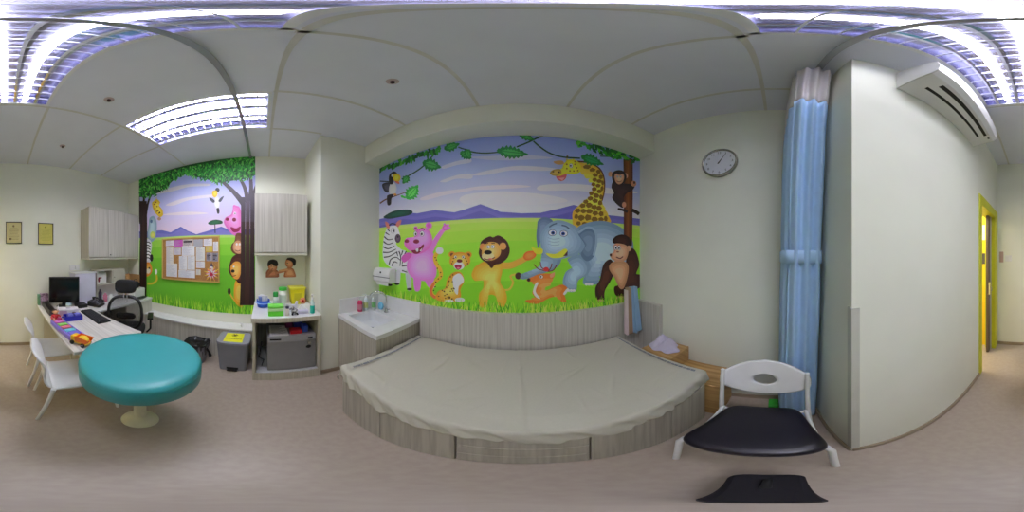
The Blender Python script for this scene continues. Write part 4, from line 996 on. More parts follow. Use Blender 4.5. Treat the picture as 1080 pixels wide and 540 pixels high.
finish('green_side', MB().box(-0.475, -2.40, T, -0.44, -2.33, T+0.16), mat('calendar_green', (110, 160, 120), 0.6, var=0.3, scale=40), th, bev=0.002)
finish('pink_side', MB().box(-0.60, -2.395, T, -0.477, -2.34, T+0.17), mat('calendar_pink', (206, 170, 190), 0.6, scale=45, c2=(120, 90, 110)), th, bev=0.002)
th = thing('pen_cup', 'pale blue paper cup standing before the monitor', 'cup', (-0.80, -2.03, T))
finish('cup', MB().lathe([(0.028, 0), (0.04, 0.085), (0.036, 0.085), (0.026, 0.006), (0, 0.006)], 24), mat('pale_blue', (176, 200, 206), 0.5), th, world=False)
finish('label', MB().lathe([(0.0385, 0.045), (0.0405, 0.07)], 24), mat('cup_band', (220, 226, 226), 0.5), th, world=False)
th = thing('hand_gel', 'small white bottle with long thin spout at the monitor corner', 'bottle', (-0.625, -1.96, T))
finish('bottle', MB().lathe([(0.02, 0), (0.022, 0.05), (0.012, 0.065), (0.012, 0.075)], 16), WHITE, th, world=False)
finish('spout', MB().tube([(0, 0, 0.07), (0, 0, 0.13)], [0.005, 0.003], 8), WHITE, th, world=False)
th = thing('tissue_box', 'white picture printed tissue box between monitor and keyboard', 'tissue box', (-0.70, -1.80, T), rz=-0.25)
finish('carton', MB().box(-0.12, -0.055, 0, 0.12, 0.055, 0.10), mat('tissue_white', (232, 228, 234), 0.5), th, world=False, bev=0.003)
finish('print', MB().ell((-0.06, 0.0555, 0.045), (0.03, 0.001, 0.022), 14, 8).ell((-0.045, 0.0562, 0.04), (0.016, 0.001, 0.014), 12, 8), mat('tissue_print', (150, 130, 60), 0.6, scale=60, c2=(90, 60, 110)), th, world=False)
finish('lilac_band', MB().box(0.02, 0.0552, 0.015, 0.11, 0.056, 0.085), mat('tissue_band', (206, 170, 196), 0.6), th, world=False)
finish('opening', MB().lathe([(0, 0.1005), (0.03, 0.1005), (0.03, 0.101), (0, 0.101)], 18), mat('tissue_slot', (196, 190, 200), 0.6), th, world=False)
th = thing('blue_basket', 'royal blue plastic basket in front of the tissue box', 'basket', (-0.70, -1.66, T), rz=-0.1)
mb = MB()
mb.box(-0.095, -0.045, 0, 0.095, 0.045, 0.008).box(-0.10, -0.05, 0, -0.093, 0.05, 0.06).box(0.093, -0.05, 0, 0.10, 0.05, 0.06).box(-0.093, 0.043, 0, 0.093, 0.05, 0.06).box(-0.093, -0.05, 0, 0.093, -0.043, 0.06)
finish('tub', mb, mat('royal_blue', (28, 28, 170), 0.35), th, world=False, bev=0.002)
finish('handle', MB().tube([(0.10, 0, 0.04), (0.125, 0, 0.045), (0.125, 0.02, 0.045)], 0.006, 8), mat('royal_blue', (28, 28, 170), 0.35), th, world=False)
finish('blocks', MB().box(-0.08, -0.035, 0.01, -0.02, 0.03, 0.07).box(0.0, -0.03, 0.01, 0.06, 0.035, 0.075), mat('basket_fill', (120, 120, 210), 0.5), th, world=False, bev=0.003)
th = thing('keyboard', 'black computer keyboard lying near the doctor side of the desk', 'keyboard', (-0.965, -1.64, T), rz=math.radians(87))
finish('case', MB().box(-0.235, -0.078, 0, 0.235, 0.078, 0.016), BLACK, th, world=False, bev=0.004)
mb = MB()
for i in range(5):
    for j in range(16): mb.box(-0.222+j*0.028, -0.066+i*0.026, 0.0165, -0.198+j*0.028, -0.045+i*0.026, 0.023)
finish('keys', mb, mat('key_black', (44, 44, 48), 0.5), th, world=False)
th = thing('paper_sheets', 'loose white papers with black clips beside the keyboard', 'papers', (-1.01, -1.93, T))
finish('sheets', MB().box(-1.07, -1.98, T, -0.92, -1.90, T+0.004, M=None), WHITE, th)
th = thing('toy_doll', 'small red faced monkey doll on the desk edge', 'toy', (-0.52, -1.725, T))
finish('body', MB().ell((0, 0, 0.04), (0.035, 0.028, 0.042), 16, 10), mat('doll_red', (196, 44, 50), 0.7), th, world=False)
finish('head', MB().ell((0, 0.005, 0.095), (0.028, 0.026, 0.026), 16, 10).ell((-0.03, 0, 0.10), (0.01, 0.006, 0.012), 10, 8).ell((0.03, 0, 0.10), (0.01, 0.006, 0.012), 10, 8), mat('doll_tan', (226, 170, 130), 0.7), th, world=False)
for s in (-1, 1): finish('arm', MB().tube([(s*0.03, 0, 0.06), (s*0.05, 0.01, 0.04), (s*0.045, 0.03, 0.02)], [0.011, 0.010, 0.010], 8), mat('doll_red', (196, 44, 50), 0.7), th, world=False)
for s in (-1, 1): finish('leg', MB().tube([(s*0.018, 0.01, 0.02), (s*0.025, 0.04, 0.013), (s*0.028, 0.06, 0.014)], [0.013, 0.012, 0.012], 8), mat('doll_tan', (226, 170, 130), 0.7), th, world=False)
finish('hair', MB().ell((0, -0.004, 0.112), (0.022, 0.022, 0.014), 12, 8), mat('doll_dark', (60, 30, 30), 0.8), th, world=False)
th = thing('toy_piano', 'long purple toy tray with pastel blocks on the desk edge', 'toy', (-0.53, -1.415, T), rz=math.radians(6))
finish('tray', MB().box(-0.075, -0.21, 0, 0.075, 0.21, 0.012).box(0.055, -0.21, 0.012, 0.075, 0.21, 0.045).box(-0.075, -0.21, 0.012, -0.062, 0.21, 0.03), mat('toy_purple', (140, 120, 220), 0.35), th, world=False, bev=0.004)
for k, (y, c) in enumerate(((-0.16, (214, 110, 190)), (-0.08, (150, 220, 110)), (-0.01, (226, 120, 140)), (0.07, (110, 200, 220)), (0.14, (130, 120, 226)))):
    finish('block', MB().box(-0.05, y-0.028, 0.013, 0.045, y+0.028, 0.04), mat('toyc%d' % k, c, 0.4), th, world=False, bev=0.005)
finish('knob', MB().ell((-0.02, -0.195, 0.05), (0.03, 0.02, 0.022), 12, 8), mat('toy_magenta', (176, 50, 110), 0.4), th, world=False)
th = thing('toy_dump_truck', 'yellow and orange toy dump truck on the desk end beside the teal stool', 'toy truck', (-0.535, -1.115, T), rz=math.radians(-155))
TY, TO = mat('toy_yellow', (246, 196, 30), 0.35), mat('toy_orange', (240, 116, 24), 0.35)
finish('chassis', MB().box(-0.035, -0.075, 0.018, 0.035, 0.075, 0.032), TY, th, world=False, bev=0.003)
finish('cab', MB().box(-0.034, 0.03, 0.032, 0.034, 0.075, 0.075), TY, th, world=False, bev=0.005)
finish('window', MB().box(-0.028, 0.0755, 0.052, 0.028, 0.0765, 0.068), BLACK, th, world=False)
mb = MB().prism([(-0.075, 0.04), (0.022, 0.036), (0.03, 0.085), (-0.095, 0.08)], -0.042, -0.036, 'x').prism([(-0.075, 0.04), (0.022, 0.036), (0.03, 0.085), (-0.095, 0.08)], 0.036, 0.042, 'x').box(-0.038, -0.075, 0.036, 0.038, 0.022, 0.042).box(-0.038, 0.020, 0.04, 0.038, 0.026, 0.084)
finish('dump_bed', mb, TO, th, world=False, bev=0.002)
finish('load', MB().ell((0, -0.03, 0.06), (0.034, 0.045, 0.03), 14, 8), mat('toy_load', (250, 214, 60), 0.5, scale=50, bump=0.5), th, world=False)
for sx in (-1, 1):
    for sy in (-0.05, 0.05): finish('wheel', MB().lathe([(0.0, -0.009), (0.016, -0.009), (0.019, -0.004), (0.019, 0.004), (0.016, 0.009), (0, 0.009)], 18, M=Matrix.Translation((sx*0.042, sy, 0.019)) @ Matrix.Rotation(PI/2, 4, 'Y')), BLACK, th, world=False)
# counter things behind the doctor's chair
th = thing('cardboard_tray', 'brown open cardboard box on the side counter under the mural edge', 'box', (-2.06, -2.27, T))
mb = MB().box(-2.20, -2.40, 1.06, -1.96, -2.14, 1.07).box(-2.205, -2.405, T, -2.195, -2.135, 1.16).box(-2.2, -2.405, T, -1.96, -2.395, 1.16).box(-2.2, -2.145, T, -2.19, -2.135, 1.16)
th2 = MB().box(-2.205, -2.40, T, -1.945, -2.385, 1.13).box(-2.205, -2.385, T, -2.19, -2.10, 1.13).box(-1.96, -2.385, T, -1.945, -2.10, 1.13).box(-2.19, -2.115, T, -1.96, -2.10, 0.92)
finish('walls', th2, mat('cardboard', (190, 148, 92), 0.7), th)
finish('bottom', MB().box(-2.19, -2.385, T, -1.96, -2.115, T+0.01), mat('cardboard', (190, 148, 92), 0.7), th)
th = thing('printer', 'white desktop printer beside the black handbag on the side counter', 'printer', (-2.04, -2.0, T))
finish('case', MB().box(-2.17, -2.09, T, -1.89, -1.93, T+0.17), WHITE, th, bev=0.015)
finish('output_tray', MB().box(-2.12, -1.93, T+0.02, -1.93, -1.85, T+0.03), BLACK, th, bev=0.003)
th = thing('handbag', 'black rounded handbag on top of the white printer', 'bag', (-1.92, -2.0, T+0.171))
finish('bag_body', MB().ell((-1.99, -2.01, T+0.235), (0.09, 0.07, 0.064), 24, 14, e=0.8), BLACKF, th)
finish('strap', MB().tube([(-2.04, -2.0, T+0.27), (-2.02, -1.99, T+0.33), (-1.96, -1.99, T+0.33), (-1.94, -2.0, T+0.27)], 0.008, 8), BLACK, th)
# ------------------------------------------------------------------ doctor's chair
th = thing('office_chair', 'black mesh office chair with headrest behind the desk', 'office chair', (-1.42, -1.56, 0), rz=math.radians(-52))
# local: +y is towards the backrest's rear (faces the camera side)
def arc(u, v):
    x = (u-0.5)*0.40; w = 0.5+0.5*math.sin(PI*(0.15+0.8*v))
    return (x*(0.86+0.14*math.sin(PI*v)), 0.25-0.10*math.cos(x*4.0)+0.03*math.sin(PI*v)+0.02*v, 0.56+0.43*v)
BF = []
for k in range(40):
    a = 2*PI*k/40; c_, s_ = math.cos(a), math.sin(a); q = 0.55
    u = 0.5+0.5*math.copysign(abs(c_)**q, c_); v = 0.5+0.5*math.copysign(abs(s_)**q, s_)
    BF.append(arc(u, v))
finish('back_frame', MB().tube(BF+[BF[0], BF[1]], 0.019, 8, caps=False), BLACK, th, world=False)
def meshmat():
    m = bpy.data.materials.new('chair_mesh'); m.use_nodes = True; nt = m.node_tree; b = nt.nodes['Principled BSDF']
    tc = nt.nodes.new('ShaderNodeTexCoord'); ch = nt.nodes.new('ShaderNodeTexChecker'); ch.inputs['Scale'].default_value = 320; nt.links.new(tc.outputs['Object'], ch.inputs['Vector'])
    mr = nt.nodes.new('ShaderNodeMapRange'); mr.inputs['To Min'].default_value = 0.35; mr.inputs['To Max'].default_value = 0.75; nt.links.new(ch.outputs['Fac'], mr.inputs['Value']); nt.links.new(mr.outputs[0], b.inputs['Alpha'])
    b.inputs['Base Color'].default_value = (0.012, 0.012, 0.014, 1); b.inputs['Roughness'].default_value = 0.7; return m
finish('back_mesh', MB().grid(lambda u, v: arc(0.04+0.92*u, 0.04+0.92*v), 14, 14), meshmat(), th, world=False)
finish('lumbar_pad', MB().ell((0, 0.16, 0.73), (0.12, 0.02, 0.045), 18, 10, e=0.7), BLACKF, th, world=False)
finish('spine', MB().tube([(0, 0.10, 0.43), (0, 0.17, 0.47), (0, 0.19, 0.58)], [0.022, 0.022, 0.016], 10), BLACK, th, world=False)
for s in (-1, 1): finish('headrest_post', MB().tube([(s*0.02, 0.19, 0.97), (s*0.02, 0.185, 1.06)], 0.007, 8), mat('post_grey', (190, 190, 196), 0.3, 0.6), th, world=False)
finish('headrest', MB().ell((0, 0.175, 1.115), (0.13, 0.035, 0.085), 24, 12, e=0.6), BLACKF, th, world=False)
finish('seat', MB().ell((0, -0.05, 0.47), (0.22, 0.20, 0.045), 28, 12, e=0.6), BLACKF, th, world=False)
for s in (-1, 1):
    finish('armrest', MB().tube([(s*0.24, 0.02, 0.44), (s*0.29, 0.02, 0.50), (s*0.29, 0.02, 0.66)], 0.014, 8).box(s*0.29-0.035, -0.13, 0.66, s*0.29+0.035, 0.10, 0.685), BLACK, th, world=False, bev=0.004)
finish('gas_column', MB().lathe([(0.028, 0.10), (0.028, 0.28), (0.018, 0.28), (0.018, 0.44)], 16), BLACK, th, world=False)
for k in range(5):
    a = 2*PI*k/5+0.3
    g = finish('leg', MB().tube([(0, 0, 0.10), (0.28*math.cos(a), 0.28*math.sin(a), 0.065)], [0.022, 0.014], 8), BLACK, th, world=False)
    finish('caster', MB().ell((0.28*math.cos(a), 0.28*math.sin(a), 0.026), (0.026, 0.020, 0.026), 12, 8), DGREY, g, world=False)
# ------------------------------------------------------------------ teal round stool
th = thing('round_stool', 'large round teal vinyl stool on a cream pedestal', 'stool', (-0.69, -0.655, 0))
R = 0.350
finish('seat', MB().lathe([(0.0, 0.672), (R-0.035, 0.672), (R-0.010, 0.676), (R, 0.69), (R+0.002, 0.745), (R+0.001, 0.797), (R-0.006, 0.813), (R-0.022, 0.823), (R-0.06, 0.829), (0.12, 0.833), (0.0, 0.833)], 80), TEAL, th, world=False)
finish('piping', MB().tube([((R+0.001)*math.cos(2*PI*k/60), (R+0.001)*math.sin(2*PI*k/60), 0.786) for k in range(62)], 0.0022, 6, caps=False), mat('teal_piping', (24, 150, 152), 0.4), th, world=False)
finish('pedestal', MB().lathe([(0.040, 0.06), (0.036, 0.3), (0.036, 0.64), (0.12, 0.67)], 36), CREAM, th, world=False)
finish('foot', MB().lathe([(0.112, 0.0), (0.112, 0.008), (0.095, 0.022), (0.055, 0.05), (0.042, 0.10)], 40), CREAM, th, world=False)
# ------------------------------------------------------------------ white plastic chairs at the desk
def white_chair(loc, rz, label):
    th = thing('plastic_chair', label, 'chair', loc, rz, 'white plastic chairs at the desk')
    # local: seat towards -x (desk side), back at +x, width along y
    pr = [(-0.17, 0.440), (0.02, 0.436), (0.10, 0.445), (0.135, 0.49), (0.150, 0.56), (0.142, 0.63), (0.156, 0.69), (0.195, 0.755), (0.240, 0.80)]
    def curve2(P, n=5): return catmull(P, n, False)
    C = curve2(pr)
    def shell(u, v):
        s = u*(len(C)-1); i = min(int(s), len(C)-2); f = s-i
        x = C[i][0]+(C[i+1][0]-C[i][0])*f; z = C[i][1]+(C[i+1][1]-C[i][1])*f
        wd = 0.195 - 0.035*u - 0.10*max(0, (u-0.8)/0.2)**2.2
        y = (v-0.5)*2*wd
        return (x - 0.012*math.cos(y*7)*min(1, max(0, (z-0.5)*6)), y, z + (0.006*(y/0.2)**2 if z < 0.46 else 0))
    n0 = 17
    k = (len(C)-1)
    finish('backrest', MB().grid(lambda u, v: shell(0.26+0.74*u, v), 28, 14), WHITE, th, world=False, solid=0.014)
    finish('seat', MB().grid(lambda u, v: (-0.33+0.44*u, (v-0.5)*2*(0.20), 0.445-0.012*math.sin(PI*u)*math.cos((v-0.5)*2.5)), 16, 14), WHITE, th, world=False, solid=0.012)
    for s in (-1, 1):
        finish('leg', MB().tube([(0.10, s*0.20, 0.445), (0.145, s*0.21, 0.24), (0.20, s*0.215, 0.0)], [0.017, 0.015, 0.013], 10), WHITE, th, world=False)
        finish('leg', MB().tube([(-0.29, s*0.19, 0.44), (-0.31, s*0.205, 0.24), (-0.33, s*0.21, 0.0)], [0.017, 0.015, 0.013], 10), WHITE, th, world=False)
    return th
white_chair((-0.395, -1.12, 0), math.radians(-7), 'white plastic chair at the desk, next to the teal stool')
white_chair((-0.40, -1.625, 0), math.radians(-5.5), 'white plastic chair at the desk, nearer the certificate wall')
# ------------------------------------------------------------------ white chair with black seat
th = thing('padded_chair', 'white framed chair with black vinyl seat and oval hole in its back', 'chair', (0.575, 0.062, 0))
th.rotation_euler = (0, 0, math.radians(-2)); LOC[th] = Matrix.Translation((0.575, 0.062, 0)) @ Matrix.Rotation(math.radians(-2), 4, 'Z')
# local: front at -x, back at +x
def seatpad(mb):
    N = 64; prof = [(0.90, 0.430), (0.985, 0.436), (1.0, 0.452), (0.985, 0.468), (0.94, 0.479), (0.8, 0.486), (0.4, 0.489), (0.0, 0.489)]
    def outl(a):
        c_, s_ = math.cos(a), math.sin(a); e = 0.36
        x = math.copysign(abs(c_)**e, c_)*0.185; y = math.copysign(abs(s_)**e, s_)
        w = 0.195-0.030*(x/0.185)                # wider at the front
        if x < 0: x -= 0.030*(1-abs(y)**2)*(-x/0.185)
        return x, y*w
    vs = []; fs = []
    for r, z in prof:
        for k in range(N):
            x, y = outl(2*PI*k/N); vs.append((x*r, y*r, z))
    for j in range(len(prof)-1):
        for k in range(N): k2 = (k+1) % N; fs.append((j*N+k, j*N+k2, (j+1)*N+k2, (j+1)*N+k))
    fs.append(tuple(range(N))[::-1]); return mb.add(vs, fs, True)
finish('seat_pad', seatpad(MB()), NAVYT, th, world=False)
# backrest: curved shell with an oval hole
def backshell():
    mb = MB(); N = 72; rings = 8
    def W(y, z): return (0.196+0.034*(z-0.57)/0.28 - 0.035*(y/0.21)**2 + 0.02, y, z)
    vs = []; fs = []
    for r in range(rings+1):
        t_ = r/rings
        for k in range(N):
            a = 2*PI*k/N; c_, s_ = math.cos(a), math.sin(a)
            iy, iz = 0.057*c_, 0.712+0.043*s_
            # outer outline: wide rounded shield
            if True:
                oy = 0.222*math.copysign(abs(c_)**0.42, c_)
                top = 0.775+0.088*max(0, math.cos(min(1, abs(oy)/0.222)*PI/2))**0.9
                bot = 0.650-0.065*math.cos(min(1, abs(oy)/0.222)*PI/2)
                m_ = (top+bot)/2; oz = m_+(top-bot)/2*math.copysign(abs(s_)**0.42, s_)
            vs.append(W(iy+(oy-iy)*t_, iz+(oz-iz)*t_))
    for r in range(rings):
        for k in range(N): k2 = (k+1) % N; fs.append((r*N+k, r*N+k2, (r+1)*N+k2, (r+1)*N+k))
    return mb.add(vs, fs, True)
finish('backrest', backshell(), WHITEG, th, world=False, solid=0.014)
for s in (-1, 1):
    finish('leg', MB().tube([(-0.150, s*0.20, 0.445), (-0.165, s*0.212, 0.40), (-0.170, s*0.222, 0.0)], [0.013, 0.013, 0.012], 12), WHITE, th, world=False)
    finish('leg', MB().tube([(0.245, s*0.235, 0.0), (0.20, s*0.215, 0.30), (0.175, s*0.205, 0.45), (0.175, s*0.203, 0.60), (0.192, s*0.205, 0.80)], [0.012, 0.013, 0.013, 0.012, 0.011], 12), WHITE, th, world=False)
    finish('side_rail', MB().tube([(-0.150, s*0.195, 0.430), (0.178, s*0.195, 0.430)], 0.011, 8), WHITE, th, world=False)
for x in (-0.14, 0.17): finish('cross_rail', MB().tube([(x, -0.19, 0.42), (x, 0.19, 0.42)], 0.010, 8), WHITE, th, world=False)
one('green_box', MB().box(1.10, -0.02, 0.0, 1.19, 0.05, 0.05), mat('bright_green', (60, 180, 60), 0.5), 'small green box on the floor behind the black seated chair', 'box', (1.145, 0.015, 0), bev=0.006)
# black bag on the floor below the camera
th = thing('black_bag', 'black fabric bag standing on the floor before the black seated chair', 'bag', (0.15, 0.02, 0))
finish('bag_body', MB().prism([(0.075, 0.035), (0.09, 0.048), (0.262, 0.080), (0.285, 0.078), (0.30, 0.06), (0.30, -0.035), (0.285, -0.052), (0.09, -0.030), (0.075, -0.018)], 0.0, 0.20), mat('bag_dark', (12, 8, 20), 0.8, scale=40, bump=0.2), th, bev=0.01)
finish('handle', MB().tube([(0.19, 0.012, 0.195), (0.20, 0.012, 0.215), (0.25, 0.012, 0.215), (0.26, 0.012, 0.195)], 0.008, 8), BLACKF, th)
# ------------------------------------------------------------------ bins
th = thing('waste_bin', 'small grey waste bin with black liner under the ledge', 'bin', (-1.84, -0.80, 0))
def tub(w0, d0, w1, d1, h, r=0.03, n=6):
    def ring(w, d, z):
        out = []
        for cx, cy, a0 in ((w-r, d-r, 0), (-(w-r), d-r, PI/2), (-(w-r), -(d-r), PI), (w-r, -(d-r), 1.5*PI)):
            for k in range(n+1): a = a0+PI/2*k/n; out.append((cx+r*math.cos(a), cy+r*math.sin(a), z))
        return out
    mb = MB(); rs = [ring(w0, d0, 0), ring(w0+(w1-w0)*.5, d0+(d1-d0)*.5, h/2), ring(w1, d1, h), ring(w1-0.006, d1-0.006, h), ring(w0-0.004, d0-0.004, 0.01)]
    N = len(rs[0]); vs = [p for q in rs for p in q]
    fs = [(j*N+k, j*N+(k+1) % N, (j+1)*N+(k+1) % N, (j+1)*N+k) for j in range(4) for k in range(N)]
    fs += [tuple(range(N))[::-1], tuple(range(4*N, 5*N))]
    return mb.add(vs, fs, False)
finish('tub', tub(0.085, 0.10, 0.115, 0.135, 0.30), GREYP, th, world=False)
def liner(u, v):
    a = 2*PI*u; c_, s_ = math.cos(a), math.sin(a); e = 0.45
    x = math.copysign(abs(c_)**e, c_); y = math.copysign(abs(s_)**e, s_)
    w, z = ((0.098+0.03*v/0.45, 0.14+0.19*min(1, v/0.45)) if v < 0.45 else (0.128-0.128*((v-0.45)/0.55)**1.3, 0.33-0.05*math.sin(PI*0.75*(v-0.45)/0.55)))
    jit = 0.006*math.sin(a*9+v*8)+0.004*math.sin(a*17)
    return (x*(w+jit), y*(w*1.17+jit), z+0.006*math.sin(a*6)*(v < 0.5)+(0.03 if v == 0 else 0)*math.sin(a*3)*0.3)
finish('liner', MB().grid(liner, 60, 18), mat('bin_liner', (14, 14, 16), 0.3, bump=0.3, scale=25), th, world=False)
finish('liner_knot', MB().tube([(0.02, 0.13, 0.25), (0.03, 0.17, 0.20), (0.0, 0.175, 0.12)], [0.018, 0.012, 0.022], 8), mat('bin_liner', (14, 14, 16), 0.3), th, world=False)
th = thing('pedal_bin', 'grey lidded pedal bin carrying a yellow biohazard sheet', 'bin', (-1.85, -0.335, 0))
finish('tub', tub(0.130, 0.150, 0.150, 0.175, 0.42, 0.035), mat('bin_grey', (132, 134, 142), 0.4), th, world=False)
def lid():
    mb = tub(0.160, 0.185, 0.155, 0.180, 0.035, 0.04); return mb
mb = MB().prism([(0.162*math.copysign(abs(math.cos(a))**0.35, math.cos(a)), 0.187*math.copysign(abs(math.sin(a))**0.35, math.sin(a))) for a in [2*PI*k/40 for k in range(40)]], 0.422, 0.458)
finish('lid', mb, mat('bin_lid', (146, 148, 158), 0.35), th, world=False, bev=0.008, seg=3)
finish('pedal', MB().box(0.135, -0.055, 0.012, 0.165, 0.055, 0.032).box(0.134, -0.065, 0.03, 0.140, 0.065, 0.06), BLACK, th, world=False, bev=0.003)
th = thing('biohazard_sheet', 'bright yellow sheet with black biohazard sign on the grey pedal bin lid', 'paper sign', (-1.85, -0.33, 0.459))
finish('sheet', MB().box(-0.105, -0.11, 0, 0.13, 0.10, 0.002), YEL, th, world=False)
mb = MB()
for k in range(3):
    a = PI + 2*PI*k/3; cx, cy = -0.045+0.018*math.cos(a), -0.005+0.018*math.sin(a)
    mb.tube([(cx+0.019*math.cos(q), cy+0.019*math.sin(q), 0.003) for q in [a+0.5+(2*PI-1.0)*j/14 for j in range(15)]], 0.0028, 6)
mb.tube([(-0.045+0.013*math.cos(q), -0.005+0.013*math.sin(q), 0.003) for q in [2*PI*j/16 for j in range(17)]], 0.002, 6)
finish('sign', mb, BLACK, th, world=False)
me = text_mesh('lettering', 'BIOHAZARD', 0.032, BLACK, th, Matrix.Translation((0.052, -0.005, 0.0028)) @ Matrix.Rotation(PI/2, 4, 'Z'))
finish('lettering', MB().add([tuple(v.co) for v in me.vertices], [tuple(p.vertices) for p in me.polygons]), BLACK, th, world=False)
# ------------------------------------------------------------------ fridge cabinet
FX, FY0, FY1, FZ = -1.545, -0.108, 0.565, 0.86
th = thing('fridge_cabinet', 'open cream laminate cabinet housing the small fridge', 'cabinet', ((XW+FX)/2, 0.23, 0))
CAB = laminate('cream_laminate', (206, 200, 180), (188, 181, 160))
finish('worktop', MB().box(XW+0.002, FY0-0.012, FZ-0.045, FX+0.006, FY1+0.006, FZ), COUNTER, th, bev=0.004)
finish('worktop_edge', MB().box(FX+0.006, FY0-0.012, FZ-0.05, FX+0.010, FY1+0.006, FZ-0.002), CAB, th)
for a in (FY0, FY1-0.03): finish('side_panel', MB().box(XW+0.002, a, 0, FX, a+0.03, FZ-0.045), CAB, th, bev=0.002)
finish('shelf', MB().box(XW+0.002, FY0+0.03, 0.10, FX-0.01, FY1-0.03, 0.125), WHITE, th)
finish('plinth', MB().box(FX-0.02, FY0+0.03, 0.0, FX-0.002, FY1-0.03, 0.125), CAB, th)
finish('back_panel', MB().box(XW+0.002, FY0+0.03, 0.125, XW+0.012, FY1-0.03, FZ-0.045), CAB, th)
th = thing('mini_fridge', 'small grey fridge standing inside the open cream cabinet', 'fridge', (-1.82, 0.27, 0.126))
finish('body', MB().box(-2.05, 0.035, 0.127, -1.64, 0.525, 0.62), mat('fridge_body', (120, 120, 124), 0.4), th, bev=0.006)
finish('door', MB().box(-1.638, 0.035, 0.135, -1.585, 0.525, 0.548), mat('fridge_door', (150, 150, 150), 0.35, 0.2), th, bev=0.008)
finish('door_top', MB().box(-1.638, 0.035, 0.55, -1.585, 0.525, 0.62), mat('fridge_trim', (176, 176, 180), 0.3), th, bev=0.006)
finish('badge', MB().box(-1.585, 0.06, 0.572, -1.5835, 0.17, 0.592), BLACK, th)
finish('lock', MB().box(-1.585, 0.44, 0.565, -1.580, 0.49, 0.59), BLACK, th, bev=0.002)
th = thing('key_bunch', 'bunch of keys with black fob hanging on the fridge door', 'keys', (-1.575, 0.45, 0.50))
finish('ring', MB().tube([(-1.577, 0.455+0.018*math.cos(a), 0.55+0.022*math.sin(a)) for a in [2*PI*k/16 for k in range(17)]], 0.002, 6), CHROME, th)
finish('key', MB().box(-1.579, 0.438, 0.50, -1.576, 0.452, 0.53).box(-1.579, 0.458, 0.49, -1.576, 0.470, 0.53), CHROME, th)
finish('fob', MB().ell((-1.577, 0.445, 0.465), (0.006, 0.028, 0.022), 14, 8), BLACK, th)
th = thing('paper_stack', 'printed white papers lying on top of the fridge', 'papers', (-1.74, 0.16, 0.621))
finish('sheets', MB().box(-1.87, 0.06, 0.621, -1.60, 0.25, 0.629), WHITE, th)
mb = MB()
for k in range(11): mb.box(-1.85+k*0.021, 0.08, 0.6292, -1.843+k*0.021, 0.23-0.03*(k % 3), 0.6297)
finish('print', mb, mat('print_grey', (130, 130, 140), 0.6), th)
one('medicine_box', MB().box(-1.72, 0.27, 0.622, -1.62, 0.39, 0.66), mat('red_box', (200, 30, 40), 0.4), 'red box on the fridge top', 'box', (-1.67, 0.33, 0.622), bev=0.003)
one('medicine_box', MB().box(-1.84, 0.33, 0.622, -1.74, 0.42, 0.71), mat('navy_box', (30, 50, 150), 0.4), 'dark blue box behind the red box on the fridge', 'box', (-1.79, 0.37, 0.622), bev=0.003)
one('medicine_box', MB().box(-1.73, 0.405, 0.622, -1.65, 0.46, 0.70), mat('blue_box2', (60, 90, 200), 0.4), 'brighter blue box right of the red box on the fridge', 'box', (-1.69, 0.43, 0.622), bev=0.003)
one('medicine_box', MB().box(-1.88, 0.24, 0.631, -1.78, 0.32, 0.70), mat('purple_box', (110, 50, 100), 0.4), 'dull purple box behind the papers on the fridge', 'box', (-1.83, 0.28, 0.631), bev=0.003)
one('power_cable', MB().tube([(-1.60, -0.02, 0.55), (-1.62, -0.03, 0.45), (-1.58, -0.045, 0.35), (-1.63, 0.0, 0.28), (-1.66, -0.02, 0.16), (-1.7, -0.02, 0.13)], 0.006, 8), BLACK, 'black cable hanging between fridge and cabinet side', 'cable', (-1.65, -0.02, 0.13))
# ------------------------------------------------------------------ toddler sticker (flat print)
bp = Print('x', -2.217, (0.03, 0.46, 1.185, 1.47), 1)
bp.fr = (260, 190, 4.909)
SK, SK2, HR = (190, 120, 76), (228, 166, 120), (28, 20, 20)
bp.rad([(96,504),(100,480),(112,462),(136,460),(160,468),(168,490),(160,504)], (150,84,50), (206,136,90), 3)
bp.rad([(112,452),(116,430),(140,424),(158,440),(156,462),(138,474),(120,466)], SK, SK2, 3); bp.poly([(108,440),(114,418),(136,410),(158,418),(163,440),(150,446),(130,434),(114,446)], HR)
bp.stroke([(104,498),(120,480),(134,466)], 12, (160,96,60)); bp.stroke([(150,482),(176,476),(204,470)], 13, SK, w1=9)
bp.rad([(196,504),(200,470),(214,452),(238,456),(250,476),(252,504)], (176,104,66), SK2, 3)
bp.stroke([(214,462),(192,466),(166,470)], 13, SK2, w1=8)
bp.rad([(202,440),(204,414),(224,404),(242,420),(240,446),(222,456)], SK, SK2, 3); bp.poly([(206,412),(214,402),(236,402),(254,412),(254,436),(244,444),(236,424),(220,414)], HR)
bp.ell(128,446,3,2,HR); bp.ell(142,446,3,2,HR); bp.ell(212,430,3,2,HR); bp.ell(134,460,4,2,(150,60,50)); bp.ell(210,444,3,2,(150,60,50))
ob = bp.build('wall_sticker', 'flat wall sticker of two bare shouldered toddlers above the counter'); ob['category'] = 'sticker'
